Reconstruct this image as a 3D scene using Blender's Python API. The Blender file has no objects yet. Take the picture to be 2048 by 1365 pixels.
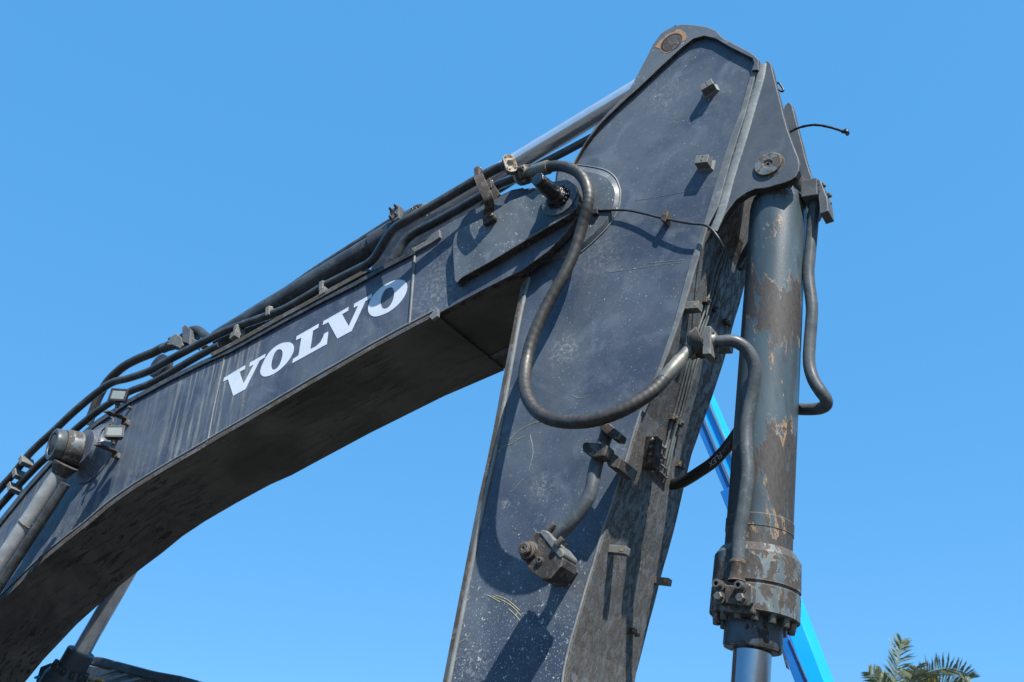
import bpy, bmesh, math, random
from mathutils import Vector, Matrix, noise as mnoise
random.seed(7)
scn = bpy.context.scene
COL = scn.collection

# ------------------------------------------------------------------ camera
F, CX, CY = 1850.0, 1024.0, 682.5            # focal length and centre in photograph pixels
CAM = Vector((0.0, -4.0, 1.6))
RIGHT = Vector((0.84078498, 0.5413692, 0.0))
UP = Vector((0.29761279, -0.46221389, 0.83533523))
FWD = Vector((-0.45222477, 0.70233732, 0.54974089))
cd = bpy.data.cameras.new('camera'); cam = bpy.data.objects.new('camera', cd); COL.objects.link(cam)
rot = Matrix((RIGHT, UP, -FWD)).transposed().to_4x4()
cam.matrix_world = Matrix.Translation(CAM) @ rot
cd.sensor_width = 36.0; cd.lens = F / 2048.0 * 36.0; cd.clip_start = 0.05; cd.clip_end = 3000
cd.dof.use_dof = True; cd.dof.focus_distance = 5.5; cd.dof.aperture_fstop = 3.2
scn.camera = cam

# ------------------------------------------------------------------ sky, sun, exposure
SUN = Vector((0.585, -0.36, 0.725)).normalized()       # towards the sun
w = bpy.data.worlds.new('World'); scn.world = w; w.use_nodes = True
nt = w.node_tree; nt.nodes.clear()
sky = nt.nodes.new('ShaderNodeTexSky'); sky.sky_type = 'NISHITA'; sky.sun_disc = False
sky.sun_elevation = math.asin(SUN.z); sky.sun_rotation = math.atan2(SUN.x, SUN.y)
sky.air_density = 1.0; sky.dust_density = 0.7; sky.ozone_density = 2.2; sky.altitude = 50
tint = nt.nodes.new('ShaderNodeMix'); tint.data_type = 'RGBA'; tint.blend_type = 'MULTIPLY'
tint.inputs[0].default_value = 1.0; tint.inputs[7].default_value = (0.308, 0.367, 0.382, 1)
bg = nt.nodes.new('ShaderNodeBackground'); bg.inputs[1].default_value = 0.10
hz = nt.nodes.new('ShaderNodeMix'); hz.data_type = 'RGBA'; hz.blend_type = 'ADD'; hz.inputs[0].default_value = 1.0; hz.inputs[7].default_value = (0.316, 1.624, 3.57, 1)
out = nt.nodes.new('ShaderNodeOutputWorld')
nt.links.new(sky.outputs[0], tint.inputs[6]); nt.links.new(tint.outputs[2], hz.inputs[6]); nt.links.new(hz.outputs[2], bg.inputs[0]); nt.links.new(bg.outputs[0], out.inputs[0])
sl = bpy.data.lights.new('sun', 'SUN'); sl.energy = 5.0; sl.angle = math.radians(0.5); sl.color = (1.0, 0.955, 0.89)
so = bpy.data.objects.new('sun', sl); COL.objects.link(so); so.location = SUN * 60
so.rotation_euler = (-SUN).to_track_quat('-Z', 'Y').to_euler()
scn.view_settings.view_transform = 'Standard'; scn.view_settings.look = 'None'
scn.view_settings.exposure = 0.9; scn.view_settings.gamma = 1.0
scn.render.engine = 'CYCLES'
scn.cycles.max_bounces = 6; scn.cycles.diffuse_bounces = 3; scn.cycles.glossy_bounces = 4

# ------------------------------------------------------------------ geometry helpers
def at(px, py, y, toward=0.0):
    """world point seen at photograph pixel (px, py) on the upright plane Y = y"""
    r = RIGHT * ((px - CX) / F) - UP * ((py - CY) / F) + FWD
    t = (y - CAM.y) / r.y
    p = r * t
    if toward: p = p * (1.0 - toward / p.length)
    return CAM + p
def depth(p): return (p - CAM).dot(FWD)
def rad(p, rpx): return rpx * depth(p) / F
Y = Vector((0, 1, 0))
def link(name, bm, mat, parent=None, smooth=None, bevel=0.0, seg=2):
    bmesh.ops.recalc_face_normals(bm, faces=bm.faces[:])
    me = bpy.data.meshes.new(name); bm.to_mesh(me); bm.free()
    o = bpy.data.objects.new(name, me); COL.objects.link(o)
    if mat: me.materials.append(mat)
    if smooth == 'all': me.shade_smooth()
    elif smooth:
        me.shade_smooth()
        try: me.set_sharp_from_angle(angle=math.radians(smooth))
        except Exception: pass
    if parent is not None:
        o.parent = parent
        base = parent
        off = Vector((0, 0, 0))
        while base is not None: off += Vector(base.location); base = base.parent
        o.location = -off
    if bevel > 0:
        m = o.modifiers.new('bevel', 'BEVEL'); m.width = bevel; m.segments = seg; m.limit_method = 'ANGLE'; m.angle_limit = math.radians(35)
        m.harden_normals = False
    return o
def thing(name, loc, label, cat, group=None):
    o = bpy.data.objects.new(name, None); COL.objects.link(o); o.location = loc
    o.empty_display_size = 0.2
    o['label'] = label; o['category'] = cat
    if group: o['group'] = group
    return o
def lab(o, t): o['label'] = t; return o
def loop_pts(poly, y): return [at(p[0], p[1], y) for p in poly]
def rounded(poly, n=5):
    """polygon of (x, y) or (x, y, r): corners with r get an arc"""
    outp = []; N = len(poly)
    for i, p in enumerate(poly):
        if len(p) < 3 or p[2] <= 0: outp.append((p[0], p[1])); continue
        a = Vector(poly[i - 1][:2]); b = Vector(p[:2]); c = Vector(poly[(i + 1) % N][:2])
        u = (a - b); v = (c - b); r = min(p[2], u.length * .48, v.length * .48)
        p0 = b + u.normalized() * r; p1 = b + v.normalized() * r
        for k in range(n + 1):
            t = k / n; q = p0 * (1 - t) ** 2 + b * 2 * t * (1 - t) + p1 * t * t
            outp.append((q.x, q.y))
    return outp
def smooth_poly(poly, n=4, closed=True):
    """Catmull-Rom through 2D points"""
    o = []; N = len(poly); R = N if closed else N - 1
    for i in range(R):
        P = [Vector(poly[(i + k) % N] if closed else poly[min(max(i + k, 0), N - 1)]) for k in (-1, 0, 1, 2)]
        for k in range(n):
            t = k / n
            q = 0.5 * ((2 * P[1]) + (P[2] - P[0]) * t + (2 * P[0] - 5 * P[1] + 4 * P[2] - P[3]) * t * t + (3 * P[1] - P[0] - 3 * P[2] + P[3]) * t ** 3)
            o.append(tuple(q))
    if not closed: o.append(tuple(poly[-1]))
    return o
def add_loops(bm, A, B, cap0=True, cap1=True, closed=True):
    a = [bm.verts.new(p) for p in A]; b = [bm.verts.new(p) for p in B]; n = len(a)
    for i in range(n if closed else n - 1):
        j = (i + 1) % n
        bm.faces.new((a[i], a[j], b[j], b[i]))
    if cap0 and closed: bm.faces.new(a)
    if cap1 and closed: bm.faces.new(list(reversed(b)))
def add_plate(bm, poly, y0, y1):
    A = loop_pts(poly, y0)
    add_loops(bm, A, [Vector((p.x, y1, p.z)) for p in A])
def plate(name, poly, y0, y1, mat, parent, bevel=0.004, cut=None, **k):
    bm = bmesh.new(); add_plate(bm, poly, y0, y1)
    if cut:                                                  # flame-cut edge: its own rough, darker surface
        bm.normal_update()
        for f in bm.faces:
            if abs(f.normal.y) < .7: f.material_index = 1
    o = link(name, bm, mat, parent, bevel=bevel, **k)
    if cut: o.data.materials.append(cut)
    return o
def add_ring(bm, outer, inner, y0, y1):
    n = len(outer)
    for (yy, flip) in ((y0, 0), (y1, 1)): pass
    A = loop_pts(outer, y0); B = loop_pts(inner, y0)
    A2 = [Vector((p.x, y1, p.z)) for p in A]; B2 = [Vector((p.x, y1, p.z)) for p in B]
    L = [[bm.verts.new(p) for p in q] for q in (A, B, B2, A2)]
    for k in range(4):
        u, v = L[k], L[(k + 1) % 4]
        for i in range(n):
            j = (i + 1) % n; bm.faces.new((u[i], u[j], v[j], v[i]))
def resample(poly, n):
    P = [Vector(p) for p in poly]; P.append(P[0]); d = [0]
    for i in range(1, len(P)): d.append(d[-1] + (P[i] - P[i - 1]).length)
    o = []; k = 0
    for i in range(n):
        s = d[-1] * i / n
        while d[k + 1] < s: k += 1
        t = (s - d[k]) / max(d[k + 1] - d[k], 1e-9); q = P[k].lerp(P[k + 1], t); o.append((q.x, q.y))
    return o
def frame_axis(ax):
    ax = ax.normalized(); u = ax.orthogonal().normalized()
    return ax, u, ax.cross(u)
def add_lathe(bm, p0, ax, prof, seg=24, u=None):
    """prof: list of (distance along axis, radius)"""
    ax = ax.normalized()
    u = (ax.orthogonal() if u is None else (u - ax * u.dot(ax))).normalized(); v = ax.cross(u)
    rings = []
    for d, r in prof:
        c = p0 + ax * d
        if r <= 1e-6: rings.append([bm.verts.new(c)]); continue
        rings.append([bm.verts.new(c + (u * math.cos(2 * math.pi * k / seg) + v * math.sin(2 * math.pi * k / seg)) * r) for k in range(seg)])
    for a, b in zip(rings[:-1], rings[1:]):
        if len(a) == 1 and len(b) == 1: continue
        for k in range(seg):
            j = (k + 1) % seg
            if len(a) == 1: bm.faces.new((a[0], b[j], b[k]))
            elif len(b) == 1: bm.faces.new((a[k], a[j], b[0]))
            else: bm.faces.new((a[k], a[j], b[j], b[k]))
    if len(rings[0]) > 1: bm.faces.new(list(reversed(rings[0])))
    if len(rings[-1]) > 1: bm.faces.new(rings[-1])
def lathe(name, p0, ax, prof, mat, parent, seg=32, smooth=35, **k):
    bm = bmesh.new(); add_lathe(bm, p0, ax, prof, seg); return link(name, bm, mat, parent, smooth=smooth, **k)
def cat3(pts, n=8):
    o = []; N = len(pts)
    for i in range(N - 1):
        P = [pts[min(max(i + k, 0), N - 1)] for k in (-1, 0, 1, 2)]
        for k in range(n):
            t = k / n
            o.append(0.5 * ((2 * P[1]) + (P[2] - P[0]) * t + (2 * P[0] - 5 * P[1] + 4 * P[2] - P[3]) * t * t + (3 * P[1] - P[0] - 3 * P[2] + P[3]) * t ** 3))
    o.append(pts[-1].copy()); return o
def add_tube(bm, path, r, seg=16, lump=0.0, wrap=0.0):
    n = len(path); up = None; rings = []
    for i, p in enumerate(path):
        t = (path[min(i + 1, n - 1)] - path[max(i - 1, 0)]).normalized()
        if up is None: up = t.orthogonal().normalized()
        up = (up - t * up.dot(t)).normalized(); v = t.cross(up)
        rr = r[i] if isinstance(r, (list, tuple)) else r
        ring = []
        for k in range(seg):
            a = 2 * math.pi * k / seg; d = up * math.cos(a) + v * math.sin(a)
            q = rr
            if wrap: q *= 1 + wrap * math.sin(i * 1.05 + a)
            if lump: q *= 1 + lump * mnoise.noise((p + d * rr) * 40)
            ring.append(bm.verts.new(p + d * q))
        rings.append(ring)
    for a, b in zip(rings[:-1], rings[1:]):
        for k in range(seg):
            j = (k + 1) % seg; bm.faces.new((a[k], a[j], b[j], b[k]))
    bm.faces.new(list(reversed(rings[0]))); bm.faces.new(rings[-1])
def tube(name, pts, rpx, mat, parent, n=8, seg=16, lump=0.0, raw=False, wrap=0.0):
    P = pts if raw else [at(*p) for p in pts]
    path = cat3(P, n)
    r = rpx if raw else [rad(p, rpx) for p in path]
    if not raw:
        m = sum(r) / len(r); r = [m] * len(r)
    bm = bmesh.new(); add_tube(bm, path, r, seg, lump, wrap)
    return link(name, bm, mat, parent, smooth=50)
def add_box(bm, c, ex, ey, ez):
    v = [bm.verts.new(c + ex * a + ey * b + ez * d) for a in (-1, 1) for b in (-1, 1) for d in (-1, 1)]
    for f in ((0, 1, 3, 2), (4, 6, 7, 5), (0, 4, 5, 1), (2, 3, 7, 6), (0, 2, 6, 4), (1, 5, 7, 3)): bm.faces.new([v[i] for i in f])
def box(name, c, ex, ey, ez, mat, parent, bevel=0.003):
    bm = bmesh.new(); add_box(bm, c, ex, ey, ez); return link(name, bm, mat, parent, bevel=bevel)
def cap_bolt(name, p, ax, r, h, mat, parent):
    bm = bmesh.new()
    add_lathe(bm, p, ax, [(0, r * 1.35), (h * .16, r * 1.35), (h * .16, r), (h * .93, r), (h, r * .9), (h, r * .52), (h * .45, r * .5), (h * .45, 0)], 14)
    return link(name, bm, mat, parent, smooth=40)
def hex_bolt(name, p, ax, r, h, mat, parent):
    bm = bmesh.new()
    add_lathe(bm, p, ax, [(0, r * 1.3), (h * .22, r * 1.3), (h * .24, 0)], 16)
    add_lathe(bm, p + ax.normalized() * h * .22, ax, [(0, r), (h * .7, r), (h * .82, r * .8), (h * .82, 0)], 6)
    return link(name, bm, mat, parent, smooth=30)

# ------------------------------------------------------------------ materials
class NB:
    def __init__(s, name):
        s.m = bpy.data.materials.new(name); s.m.use_nodes = True; s.t = s.m.node_tree; s.n = s.t.nodes; s.L = s.t.links
        s.b = s.n['Principled BSDF']; s.tc = s.n.new('ShaderNodeTexCoord')
    def put(s, sock, v):
        if hasattr(v, 'is_linked') or hasattr(v, 'links'): s.L.new(v, sock)
        elif isinstance(v, (tuple, list)) and len(v) == 3 and sock.type == 'RGBA': sock.default_value = (*v, 1)
        else: sock.default_value = v
    def map(s, scale=(1, 1, 1), rot=(0, 0, 0)):
        k = s.n.new('ShaderNodeMapping'); k.inputs['Scale'].default_value = scale; k.inputs['Rotation'].default_value = rot
        s.L.new(s.tc.outputs['Object'], k.inputs['Vector']); return k.outputs[0]
    def noise(s, scale, detail=6, rough=.55, vec=None, dist=0.0):
        k = s.n.new('ShaderNodeTexNoise'); k.inputs['Scale'].default_value = scale; k.inputs['Detail'].default_value = detail
        k.inputs['Roughness'].default_value = rough; k.inputs['Distortion'].default_value = dist
        s.L.new(vec if vec is not None else s.tc.outputs['Object'], k.inputs['Vector']); return k.outputs['Fac']
    def ramp(s, f, a, b, v0=0.0, v1=1.0):
        k = s.n.new('ShaderNodeMapRange'); k.interpolation_type = 'SMOOTHSTEP'
        s.put(k.inputs[0], f); k.inputs[1].default_value = a; k.inputs[2].default_value = b; k.inputs[3].default_value = v0; k.inputs[4].default_value = v1
        return k.outputs[0]
    def math(s, op, a, b=0.0):
        k = s.n.new('ShaderNodeMath'); k.operation = op; s.put(k.inputs[0], a); s.put(k.inputs[1], b); return k.outputs[0]
    def mix(s, f, a, b):
        k = s.n.new('ShaderNodeMix'); k.data_type = 'RGBA'; s.put(k.inputs[0], f); s.put(k.inputs[6], a); s.put(k.inputs[7], b); return k.outputs[2]
    def edge(s, radius=.013, a=.012, b=.12):
        k = s.n.new('ShaderNodeBevel'); k.samples = 4; k.inputs[0].default_value = radius
        g = s.n.new('ShaderNodeNewGeometry'); d = s.n.new('ShaderNodeVectorMath'); d.operation = 'DOT_PRODUCT'
        s.L.new(k.outputs[0], d.inputs[0]); s.L.new(g.outputs['Normal'], d.inputs[1])
        return s.ramp(s.math('SUBTRACT', 1.0, d.outputs['Value']), a, b)
    def bump(s, h, strength=.2, dist=.01):
        k = s.n.new('ShaderNodeBump'); k.inputs['Strength'].default_value = strength; k.inputs['Distance'].default_value = dist
        s.L.new(h, k.inputs['Height']); s.L.new(k.outputs[0], s.b.inputs['Normal'])
    def fin(s, col, rough=.5, metal=0.0, spec=.5):
        s.put(s.b.inputs['Base Color'], col); s.put(s.b.inputs['Roughness'], rough); s.put(s.b.inputs['Metallic'], metal)
        s.b.inputs['Specular IOR Level'].default_value = spec
        return s.m
def paint(name, c1, c2, chalk=.6, dark=.4, rust=.3, edge=.7, streak=0.0, rough=.42, cs=1.7, spk=120, chalkcol=(.5, .52, .5), edgecol=(.30, .25, .20), spec=.24, off=(0, 0, 0), scuffs=(), low=False):
    s = NB(name)
    mp = s.n.new('ShaderNodeMapping'); mp.inputs['Location'].default_value = off; s.L.new(s.tc.outputs['Object'], mp.inputs[0]); v = mp.outputs[0]
    cl = s.ramp(s.noise(cs, 7, .62, v, .6), .36, .66)
    col = s.mix(cl, c1, c2)
    haze = s.ramp(s.noise(cs * 2.7, 5, .5, v, 1.2), .52, .78)
    col = s.mix(s.math('MULTIPLY', haze, .55), col, tuple(min(1, x * 1.35 + .03) for x in c2))
    fine = s.noise(260, 3, .7, v); col = s.mix(s.math('MULTIPLY', s.ramp(fine, .3, .7), .25), col, tuple(x * .6 for x in c1))
    # fine wiping scratches
    sm = s.n.new('ShaderNodeMapping'); sm.inputs['Scale'].default_value = (14, 14, 230); sm.inputs['Rotation'].default_value = (0, math.radians(24), 0); s.L.new(v, sm.inputs[0])
    sc = s.ramp(s.noise(1.0, 3, .6, sm.outputs[0]), .66, .74); sc = s.math('MULTIPLY', sc, s.ramp(s.noise(2.3, 3, .5, v), .45, .65))
    col = s.mix(s.math('MULTIPLY', sc, .4 * chalk), col, chalkcol)
    if streak:
        st = s.n.new('ShaderNodeMapping'); st.inputs['Scale'].default_value = (26, 26, 1.5); st.inputs['Rotation'].default_value = (0, math.radians(6), 0); s.L.new(v, st.inputs[0])
        sv = s.ramp(s.noise(1.0, 5, .6, st.outputs[0], .3), .46, .68)
        xyz = s.n.new('ShaderNodeSeparateXYZ'); s.L.new(s.tc.outputs['Object'], xyz.inputs[0])
        xm = s.ramp(xyz.outputs[0], -5.05, -4.75, 1.0, .10); xm2 = s.ramp(xyz.outputs[0], -6.1, -5.5, .35, 1.0)
        col = s.mix(s.math('MULTIPLY', sv, s.math('MULTIPLY', s.math('MULTIPLY', xm, xm2), streak)), col, (.30, .29, .24))
    sp = s.ramp(s.noise(spk, 3, .55, v), .655, .70); sm2 = s.ramp(s.noise(2.6, 4, .6, v), .36, .62)
    col = s.mix(s.math('MULTIPLY', s.math('MULTIPLY', sp, sm2), chalk), col, chalkcol)
    sp2 = s.ramp(s.noise(spk * .30, 6, .7, v, .8), .675, .71); col = s.mix(s.math('MULTIPLY', sp2, chalk * .8), col, chalkcol)
    for c_, r_, a_ in scuffs:                                # rubbed pale patches
        dv = s.n.new('ShaderNodeVectorMath'); dv.operation = 'DISTANCE'; s.L.new(s.tc.outputs['Object'], dv.inputs[0]); dv.inputs[1].default_value = c_
        f_ = s.ramp(dv.outputs['Value'], r_ * .15, r_, 1, 0)
        f_ = s.math('MULTIPLY', f_, s.ramp(s.noise(38, 7, .75, v, .6), .46, .64))
        col = s.mix(s.math('MULTIPLY', f_, a_ * .75), col, tuple(x * .62 for x in chalkcol))
    if low:                                                  # stone chips towards the working end
        xz = s.n.new('ShaderNodeSeparateXYZ'); s.L.new(s.tc.outputs['Object'], xz.inputs[0])
        lm = s.ramp(xz.outputs[2], 2.75, 3.9, 1.0, .12)
        l1 = s.math('MULTIPLY', s.ramp(s.noise(44, 4, .6, v, .3), .64, .67), lm); l2 = s.math('MULTIPLY', s.ramp(s.noise(90, 3, .6, v), .61, .65), lm)
        col = s.mix(s.math('MULTIPLY', s.math('MAXIMUM', l1, s.math('MULTIPLY', l2, .7)), .8), col, chalkcol)
    dk = s.ramp(s.noise(spk * .5, 5, .7, v, .4), .64, .70); dm = s.ramp(s.noise(3.1, 4, .5, v, .3), .5, .68)
    col = s.mix(s.math('MULTIPLY', s.math('MULTIPLY', dk, dm), dark), col, (.018, .016, .015))
    rs = s.ramp(s.noise(spk * .3, 8, .75, v, .5), .69, .735); col = s.mix(s.math('MULTIPLY', rs, rust), col, (.20, .095, .045))
    if edge:
        e = s.edge(); e = s.math('MULTIPLY', e, s.ramp(s.noise(30, 5, .7, v), .38, .58)); col = s.mix(s.math('MULTIPLY', e, edge), col, edgecol)
    r = s.ramp(s.noise(7, 6, .6, v), .3, .7, rough - .10, rough + .14)
    h = s.math('ADD', s.math('MULTIPLY', s.noise(6, 3, .5, v), 1.0), s.math('MULTIPLY', s.noise(150, 4, .6, v), .10))
    s.bump(h, .16, .02)
    return s.fin(col, r, 0.0, spec)
def patchy(name, paintc, dirtc, orange, amt=.5, scale=5, rough=.5, metal=0, stretch=(1, 1, .7), bump=.35, off=(0, 0, 0), edge=.5, owid=.018, pale=.5, zb=False, streaks=0, soft=.018, grit=.66):
    """paint that has come away in patches, with a thin rusty rim round each patch"""
    s = NB(name)
    mp = s.n.new('ShaderNodeMapping'); mp.inputs['Scale'].default_value = stretch; mp.inputs['Location'].default_value = off; s.L.new(s.tc.outputs['Object'], mp.inputs[0]); v = mp.outputs[0]
    big = s.noise(scale, 12, .66, v, .35); t = 1.0 - amt
    if zb:                                                   # the barrel is scraped most at two heights
        xyz = s.n.new('ShaderNodeSeparateXYZ'); s.L.new(s.tc.outputs['Object'], xyz.inputs[0]); z = xyz.outputs[2]
        b1 = s.math('MULTIPLY', s.ramp(z, 4.20, 4.42), s.ramp(z, 4.60, 4.82, 1, 0)); b2 = s.ramp(z, 3.60, 3.95, 1, 0)
        big = s.math('ADD', big, s.math('ADD', s.math('MULTIPLY', b1, .15), s.math('MULTIPLY', b2, .19))); big = s.math('SUBTRACT', big, .035)
    t = .36 + .28 * t
    d = s.ramp(big, t, t + soft); rim = s.math('MULTIPLY', s.ramp(big, t - owid, t), s.math('SUBTRACT', 1.0, s.ramp(big, t + .004, t + .022)))
    rim = s.math('MULTIPLY', rim, s.ramp(s.noise(scale * 2.2, 4, .6, v), .5, .6))
    pc = s.mix(s.ramp(s.noise(scale * .7, 5, .5, v), .35, .65), paintc, tuple(x * .62 for x in paintc))
    pc = s.mix(s.math('MULTIPLY', s.ramp(s.noise(48, 5, .65, v), .655, .69), pale), pc, (.5, .52, .48))
    dc = s.mix(s.ramp(s.noise(60, 6, .7, v), .35, .7), dirtc, tuple(x * .45 for x in dirtc))
    dc = s.mix(s.math('MULTIPLY', s.ramp(s.noise(11, 7, .7, v), .6, .64), .5), dc, tuple(x * .25 for x in dirtc))
    if streaks:
        sv = s.ramp(s.noise(1.0, 6, .65, s.map((34, 34, 1.6)), .2), .50, .70); pc = s.mix(s.math('MULTIPLY', sv, streaks), pc, tuple(x * .45 for x in paintc))
        sv2 = s.ramp(s.noise(1.0, 6, .65, s.map((22, 22, 2.4)), .2), .56, .72); dc = s.mix(s.math('MULTIPLY', sv2, streaks), dc, tuple(x * 1.25 for x in paintc))
        grim = s.ramp(s.noise(3.2, 9, .7, v, .5), .50, .66); pc = s.mix(s.math('MULTIPLY', grim, .8), pc, tuple(x * .8 for x in dirtc))
    col = s.mix(d, pc, dc); col = s.mix(s.math('MULTIPLY', rim, .9), col, orange)
    col = s.mix(s.math('MULTIPLY', s.ramp(s.noise(90, 6, .7, v), grit, grit + .04), .8), col, (.02, .018, .016))
    if edge: col = s.mix(s.math('MULTIPLY', s.edge(.006), edge), col, (.34, .27, .20))
    s.bump(s.math('ADD', s.math('MULTIPLY', d, .25), s.math('MULTIPLY', s.noise(130, 5, .7, v), .35)), bump, .006)
    return s.fin(col, s.ramp(d, 0, 1, rough - .08, rough + .25), metal)
def plain(name, col, rough=.5, metal=0.0, var=.3, spec=.5, sc=20, bump=0.0, dust=0.0, dustcol=(.2, .18, .15)):
    s = NB(name); c = s.mix(s.ramp(s.noise(sc, 6, .6), .3, .7), col, tuple(x * (1 - var) for x in col))
    if dust: c = s.mix(s.math('MULTIPLY', s.ramp(s.noise(sc * .6, 8, .7), .45, .65), dust), c, dustcol)
    if bump: s.bump(s.noise(sc * 6, 4, .6), bump, .004)
    return s.fin(c, s.ramp(s.noise(sc * .7, 4, .6), .3, .7, max(.02, rough - .08), rough + .1), metal, spec)

M = {}
M['arm'] = paint('arm_paint', (.046, .061, .091), (.094, .115, .141), chalk=.85, low=True, scuffs=[(at(1128, 700, .1), .16, .9), (at(1085, 975, .1), .14, .55), (at(1190, 520, .1), .30, .35), (at(1010, 1010, .1), .05, .9), (at(945, 1330, .1), .16, .8), (at(1330, 190, .1), .25, .3), (at(1245, 900, .1), .12, .6)], dark=.35, rust=.25, cs=1.5, spk=70)
M['boom'] = paint('boom_paint', (.045, .059, .090), (.088, .107, .134), chalk=.6, scuffs=[(at(900, 520, 0), .5, .35), (at(150, 1090, 0), .5, .5), (at(870, 600, 0), .3, .5)], dark=.2, rust=.15, streak=.58, cs=1.9, spk=80, off=(3, 1, 2))
M['ear'] = paint('ear_paint', (.070, .086, .104), (.112, .130, .146), chalk=.9, dark=.5, rust=.3, cs=2.5, spk=55, off=(7, 1, 2))
M['trim'] = paint('trim_paint', (.095, .108, .12), (.155, .17, .175), chalk=.6, dark=.5, rust=.55, cs=4, spk=80, rough=.5, off=(1, 5, 2))
M['bracket'] = paint('bracket_paint', (.064, .078, .096), (.092, .107, .125), chalk=.45, dark=.15, rust=.1, cs=1.5, spk=110, off=(9, 2, 4))
M['bead'] = paint('weld_bead_paint', (.15, .165, .17), (.22, .235, .235), chalk=.5, dark=.5, rust=.7, edge=0, cs=7, spk=110, rough=.5)
M['dirty'] = patchy('dirty_flange', (.085, .09, .095), (.062, .054, .045), (.24, .14, .07), amt=.62, scale=9, rough=.62, off=(2, 0, 1))
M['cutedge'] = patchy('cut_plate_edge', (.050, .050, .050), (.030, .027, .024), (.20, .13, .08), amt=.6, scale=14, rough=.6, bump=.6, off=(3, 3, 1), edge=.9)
M['front'] = patchy('arm_front_dirt', (.118, .120, .121), (.088, .084, .078), (.10, .075, .055), amt=.52, scale=27, grit=.62, rough=.58, bump=.9, stretch=(1, 1, .55), off=(4, 3, 0), pale=.3)
def grime(name):
    s = NB(name); v = s.map((.7, 1.0, 1.0)); v2 = s.map((.35, 2.2, 1.0))
    col = s.mix(s.ramp(s.noise(1.6, 8, .62, v, .8), .34, .68), (.050, .048, .045), (.118, .113, .105))
    col = s.mix(s.math('MULTIPLY', s.ramp(s.noise(5, 9, .72, v2, .5), .50, .72), .75), col, (.030, .028, .027))
    oil = s.math('MULTIPLY', s.ramp(s.noise(9, 9, .74, v2, .9), .51, .585), s.ramp(s.noise(1.1, 3, .5, v), .40, .56))
    col = s.mix(s.math('MULTIPLY', oil, .9), col, (.012, .011, .011))
    dust = s.math('MULTIPLY', s.ramp(s.noise(16, 8, .75, v, .4), .60, .68), s.ramp(s.noise(1.4, 3, .5, s.map((1, 1, 1), (.3, .2, .9))), .5, .66))
    col = s.mix(s.math('MULTIPLY', dust, .5), col, (.24, .21, .17))
    col = s.mix(s.math('MULTIPLY', s.ramp(s.noise(34, 6, .7, v), .68, .71), .5), col, (.16, .12, .05))
    s.bump(s.noise(30, 7, .7, v2), .3, .008)
    return s.fin(col, s.ramp(oil, 0, 1, .62, .22), 0, .4)
M['under'] = grime('underside_grime')
M['cyl'] = patchy('barrel_paint', (.060, .084, .096), (.043, .038, .034), (.36, .20, .075), amt=.31, scale=4.6, owid=.008, soft=.035, zb=True, rough=.42, stretch=(1.3, 1.3, .42), off=(.4, .2, 1.15), streaks=.6)
M['head'] = patchy('cylinder_head_paint', (.105, .135, .145), (.062, .056, .050), (.34, .19, .08), amt=.58, scale=15, owid=.012, rough=.55, off=(5, 1, 2))
M['gland'] = patchy('gland_paint', (.060, .085, .115), (.028, .026, .025), (.16, .12, .08), amt=.42, scale=16, owid=.01, rough=.5, off=(1, 6, 2))
M['pipe'] = paint('pipe_paint', (.052, .061, .067), (.085, .095, .099), chalk=.3, dark=.8, rust=.35, edge=0, cs=9, spk=120, rough=.40, off=(3, 3, 3))
M['pipe_dark'] = paint('grimy_pipe_paint', (.030, .033, .036), (.062, .068, .072), chalk=.3, dark=.9, rust=.15, edge=0, cs=7, spk=120, rough=.24, off=(5, 3, 3))
M['thin'] = paint('thin_pipe_paint', (.10, .115, .12), (.17, .185, .18), chalk=.3, dark=.5, rust=.5, edge=0, cs=14, spk=160, rough=.45, off=(5, 8, 3))
M['block'] = paint('block_paint', (.10, .107, .105), (.15, .158, .15), chalk=.4, dark=.9, rust=.5, cs=14, spk=120, rough=.55, edge=.9)
M['greyblock'] = paint('grey_block_paint', (.065, .075, .086), (.10, .11, .118), chalk=.2, dark=.5, rust=.2, cs=10, spk=120, rough=.5, edge=.6)
M['rusty'] = patchy('rusty_steel', (.075, .066, .058), (.045, .037, .030), (.20, .10, .05), amt=.6, scale=22, rough=.65, bump=.6)
M['valve'] = patchy('greasy_valve_iron', (.068, .060, .053), (.032, .027, .024), (.30, .15, .075), amt=.62, scale=20, owid=.014, rough=.55, bump=.7, edge=.95)
M['flangeface'] = patchy('machined_flange', (.25, .195, .125), (.15, .105, .06), (.30, .16, .075), amt=.45, scale=26, rough=.55)
M['rubber'] = plain('hose_rubber', (.036, .034, .031), .48, var=.4, sc=26, bump=.25, dust=.34, dustcol=(.075, .069, .060))
M['rubber_new'] = plain('black_hose_rubber', (.010, .010, .011), .38, var=.3, sc=30, bump=.15)
M['ferrule'] = plain('zinc_ferrule', (.17, .17, .155), .48, .4, var=.3, sc=18, dust=.45, dustcol=(.22, .19, .11))
M['chrome'] = plain('chrome_rod', (.70, .72, .75), .20, .72, var=.10, sc=9)
M['chrome_dirty'] = plain('dusty_chrome_rod', (.72, .73, .74), .16, .62, var=.2, sc=14, dust=.3, dustcol=(.25, .22, .17))
M['chrome_dark'] = plain('dark_reflection_chrome', (.30, .33, .39), .07, 1.0, var=.12, sc=8)  # dark reflections of the surroundings are put into the base colour
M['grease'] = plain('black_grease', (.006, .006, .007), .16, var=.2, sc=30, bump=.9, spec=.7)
M['black'] = plain('black_plastic', (.018, .018, .019), .45, var=.3, sc=30, dust=.25, dustcol=(.10, .09, .08))
M['steelbolt'] = plain('bolt_steel', (.15, .14, .125), .42, .5, var=.4, sc=50, dust=.5, dustcol=(.14, .11, .085))
M['white'] = plain('white_vinyl', (.55, .605, .67), .38, var=.10, sc=7, dust=.14, dustcol=(.33, .34, .33))
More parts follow.
